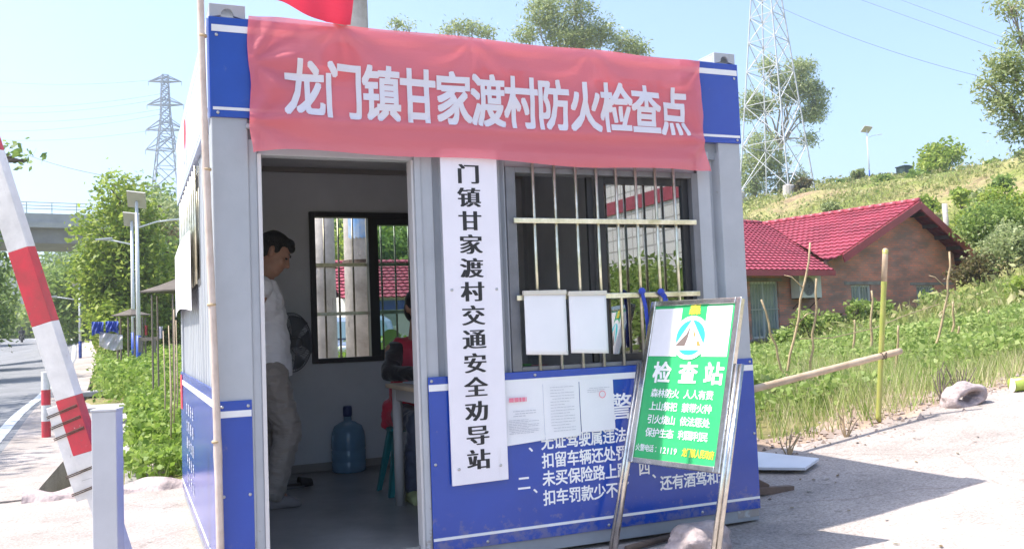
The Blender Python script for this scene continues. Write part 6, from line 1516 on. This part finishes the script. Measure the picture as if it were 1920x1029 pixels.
# small motorcycle with rider far down the road
mp = spot(41, 641, 100); mz = h1(mp.x, mp.y)+.03; mc = thing('motorcycle', 'tiny dark motorcycle far down the road', 'motorcycle', (mp.x, mp.y, mz)); DKM = mat('dark_motorcycle', (.02, .02, .022), .4)
for dy in (-.62, .62):
    mb = MB(); c = Vector((mp.x, mp.y+dy, mz+.29)); mb.tube([c + Vector((0, math.cos(2*PI*k/16)*.24, math.sin(2*PI*k/16)*.24)) for k in range(17)], .05, 8); mb.build('wheel', DKM, mc)
mb = MB(); mb.cap((mp.x, mp.y-.5, mz+.55), (mp.x, mp.y+.45, mz+.6), .13, .12); mb.cap((mp.x, mp.y-.1, mz+.4), (mp.x, mp.y+.15, mz+.4), .17, .17); mb.bar((mp.x-.33, mp.y-.42, mz+.98), (mp.x+.33, mp.y-.42, mz+.98), .04); mb.bar((mp.x, mp.y-.62, mz+.3), (mp.x, mp.y-.42, mz+.98), .05); mb.build('body', DKM, mc, smooth=True)
rd_ = thing('person', 'tiny dark clad person riding the motorcycle far down the road', 'person', (mp.x, mp.y, mz+.2)); mb = MB()
mb.ell((mp.x, mp.y+.1, mz+1.1), (.22, .15, .33)); mb.ell((mp.x, mp.y, mz+1.58), (.12, .13, .14)); mb.cap((mp.x, mp.y+.05, mz+1.35), (mp.x, mp.y, mz+1.5), .06, .06)
for s in (-1, 1): mb.cap((mp.x+s*.22, mp.y+.1, mz+1.3), (mp.x+s*.32, mp.y-.15, mz+1.05), .07, .05); mb.cap((mp.x+s*.32, mp.y-.15, mz+1.05), (mp.x+s*.3, mp.y-.42, mz+1.0), .05, .045); mb.cap((mp.x+s*.12, mp.y+.2, mz+.8), (mp.x+s*.22, mp.y-.2, mz+.7), .1, .08); mb.cap((mp.x+s*.22, mp.y-.2, mz+.7), (mp.x+s*.2, mp.y+.05, mz+.3), .07, .06)
organic('body', mb, mat('dark_clothes', (.035, .035, .04), .8), rd_, .03, 2)

# ------------------------------------------------------------------ seen through the back window: house, car, trees
hb = spot(745, 545, 30); z0 = h1(hb.x, hb.y)
bh = thing('white_house', 'low white house with a red tiled roof seen through the back window', 'house', (hb.x, hb.y+2, z0)); xl, xr = hb.x-1.6, hb.x+7; yb = hb.y
mb = MB(); mb.box((xl, yb, z0-.3), (xr, yb+6, hb.z-.1)); mb.build('wall', mat('white_wall', (.62, .60, .58), .8, noise=(1, .15)), bh)
def tl2():
    mb = MB(); rows, nw = 12, 40; e1 = Vector((xr-xl+.8, 0, 0)); e2 = Vector((0, 3.4, 1.5)); c0 = Vector((xl-.4, yb-.5, hb.z-.25)); nr = e1.cross(e2).normalized()
    for r_ in range(rows):
        n_ = nw*4; vs = []
        for v, lf in ((r_/rows, 0), (r_/rows, .05), ((r_+1.05)/rows, 0)): vs += [c0 + e1*i/n_ + e2*v + nr*(lf+.03*(.5+.5*math.cos(2*PI*i/4))) for i in range(n_+1)]
        mb.add(vs, [(k*(n_+1)+i, k*(n_+1)+i+1, (k+1)*(n_+1)+i+1, (k+1)*(n_+1)+i) for k in range(2) for i in range(n_)])
    mb.add([c0+e2, c0+e1+e2, c0+e1+Vector((0, 7, 0)), c0+Vector((0, 7, 0))], [(0, 1, 2, 3)])
    return mb.build('roof', TILEM, bh)
tl2()
mb = MB(); mb.box((xl, yb-.05, hb.z-.62), (xr, yb-.002, hb.z-.32)); mb.build('blue_band', BLUE, bh)
for i in range(4):
    mb = MB(); x0 = xl+.8+i*1.5; mb.box((x0, yb-.04, z0+.9), (x0+.8, yb-.003, z0+1.9)); wf = mb.build('window', WFR, bh); mb = MB(); mb.box((x0+.06, yb-.046, z0+.96), (x0+.74, yb-.0401, z0+1.84)); mb.build('pane', WG, wf)
cc = spot(672, 640, 22); cz = h1(cc.x, cc.y); car = thing('parked_car', 'blue grey car parked outside, seen between the poles and window frame', 'car', (cc.x, cc.y, cz))
CARM = mat('blue_grey_car_paint', (.16, .20, .27), .25, spec=.7, coat=.5); cyl = lambda pts, w_: pts
prof = [(-1.0, .28), (-.98, .62), (-.9, .78), (-.55, .86), (-.1, 1.32), (.4, 1.42), (1.4, 1.42), (2.1, 1.28), (2.7, .95), (3.2, .9), (3.3, .7), (3.3, .28)]
mb = MB(); mb.prism([(cc.x-.82, cc.y+a, cz+z) for a, z in prof], (1.64, 0, 0)); mb.build('body', CARM, car, bevel=.07)
mb = MB(); mb.prism([(cc.x-.68, cc.y-.53, cz+.90), (cc.x+.68, cc.y-.53, cz+.90), (cc.x+.6, cc.y-.14, cz+1.29), (cc.x-.6, cc.y-.14, cz+1.29)], (0, -.03, .012)); mb.build('windscreen', mat('car_glass', (.10, .16, .18), .05, spec=.9), car)
for sx_ in (-1, 1):
    mb = MB(); mb.prism([(cc.x+sx_*.825, cc.y+a, cz+z) for a, z in ((-.35, .92), (.05, 1.28), (.5, 1.34), (1.5, 1.34), (2.2, .95))], (sx_*.006, 0, 0)); mb.build('side_window', MATS['car_glass'], car)
    for a in (-.35, 2.5):
        mb = MB(); mb.lathe([(.16, -.0), (.30, .0), (.31, .1), (.30, .2), (.16, .2)], (cc.x+sx_*.84-(.1 if sx_ > 0 else .1), cc.y+a, cz+.31), 20, (1, 0, 0)); mb.build('wheel', mat('tyre_rubber', (.02, .02, .02), .8), car)
    mb = MB(); mb.ell((cc.x+sx_*.6, cc.y-.96, cz+.66), (.16, .05, .08), n=12, m=8); mb.build('headlight', mat('headlight_lens', (.7, .7, .7), .1), car, smooth=True)
mb = MB(); mb.box((cc.x-.7, cc.y-1.03, cz+.33), (cc.x+.7, cc.y-.97, cz+.5)); mb.build('grille', DARK, car)
for i, (u, v, d, r_, lf) in enumerate(((720, 440, 46, 60, L_BRIGHT), (790, 450, 44, 55, L_MID), (640, 440, 50, 60, L_MID), (590, 470, 40, 45, L_BRIGHT), (680, 480, 44, 40, L_DARK), (690, 420, 52, 60, L_GUM))):
    k = px(d); tree('courtyard_tree', ['bright green tree behind the white house, in the right half of the back window', 'green tree at the right end of the back window', 'green tree behind the concrete poles', 'light green tree left of the concrete poles', 'dark tree just above the white house roof', 'grey green tree high behind the white house'][i], 'tree', base_at(u, d), [lobe(u, v, d, r_*k), lobe(u-30, v+40, d, r_*.8*k), lobe(u+30, v+45, d, r_*.8*k), lobe(u, v+90, d, r_*.9*k)], 3200, .0075*d, lf, r0=.2, group='trees behind the booth', clump=10, spread=.011*d, seed=90+i)
bush('yellow flowering shrub at the foot of the concrete poles outside the back window', 692, 668, 12, 26, 99, leafmat('yellow_shrub', [(.35, .30, .05), (.16, .22, .04), (.45, .25, .12)], .4), 500, grp='shrubs outside the back window')

# ------------------------------------------------------------------ behind the camera: what the window pane mirrors
tbm = bpy.data.materials.new('white_wall_tiles'); tbm.use_nodes = True; n = tbm.node_tree; b = n.nodes['Principled BSDF']; b.inputs['Roughness'].default_value = .3
tc = n.nodes.new('ShaderNodeTexCoord'); sp = n.nodes.new('ShaderNodeSeparateXYZ'); cb = n.nodes.new('ShaderNodeCombineXYZ'); ad = n.nodes.new('ShaderNodeMath'); ad.operation = 'ADD'
n.links.new(tc.outputs['Object'], sp.inputs[0]); n.links.new(sp.outputs[0], ad.inputs[0]); n.links.new(sp.outputs[1], ad.inputs[1]); n.links.new(ad.outputs[0], cb.inputs[0]); n.links.new(sp.outputs[2], cb.inputs[1])
br = n.nodes.new('ShaderNodeTexBrick'); br.offset = 0; br.inputs['Scale'].default_value = 1; br.inputs['Brick Width'].default_value = .6; br.inputs['Row Height'].default_value = .35; br.inputs['Mortar Size'].default_value = .025
br.inputs['Color1'].default_value = (.72, .70, .68, 1); br.inputs['Color2'].default_value = (.66, .64, .63, 1); br.inputs['Mortar'].default_value = (.36, .34, .33, 1); n.links.new(cb.outputs[0], br.inputs['Vector']); n.links.new(br.outputs[0], b.inputs['Base Color'])
z0 = h1(17, -22); rb = thing('tiled_building', 'white tiled building with a red band mirrored in the window pane', 'building', (19, -24, z0))
mb = MB(); mb.box((13.75, -40, z0-1), (25, -11, 8.4)); mb.build('wall', tbm, rb)
mb = MB(); mb.box((13.7, -40.05, 4.55), (25.05, -10.95, 4.95)); mb.build('red_band', TILER, rb)
mb = MB(); mb.box((13.5, -40.2, 8.4), (25.2, -10.8, 8.7)); mb.build('parapet', CONC, rb)
for k in range(5):
    y = -37+5*k; mb = MB(); mb.box((13.70, y, 5.6), (13.748, y+2.2, 7.3)); wf = mb.build('window', WFR, rb); mb = MB(); mb.box((13.69, y+.1, 5.7), (13.699, y+2.1, 7.2)); mb.build('pane', WG, wf)
for i, (x, y, h_) in enumerate(((9.3, -11.5, 2.0), (10.4, -13.5, 2.3), (11.2, -16, 2.5), (9.0, -9.5, 1.8), (11.8, -18.5, 2.5))):
    z = h1(x, y); tree('hedge_tree', 'leafy green tree mirrored in the window pane in front of the tiled building', 'tree', (x, y, z), [(x, y, z+h_*.6, 1.1, 1.1, .6), (x-.6, y+.8, z+h_*.45, .9, .9, .6), (x+.5, y-.8, z+h_*.5, .9, .9, .65)], 2600, .16, L_MID, r0=.1, group='trees in front of the tiled building', clump=12, spread=.2, seed=120+i)

# ------------------------------------------------------------------ the air: light haze
mb = MB(); mb.box((-500, -80, -6), (500, 620, 95)); hm = bpy.data.materials.new('haze'); hm.use_nodes = True; n = hm.node_tree; n.nodes.clear()
pv = n.nodes.new('ShaderNodeVolumePrincipled'); pv.inputs['Color'].default_value = (.93, .96, 1, 1); pv.inputs['Density'].default_value = .0011; pv.inputs['Anisotropy'].default_value = .5
n.links.new(pv.outputs[0], n.nodes.new('ShaderNodeOutputMaterial').inputs['Volume'])
o = mb.build('haze', hm); struct(o, 'stuff')
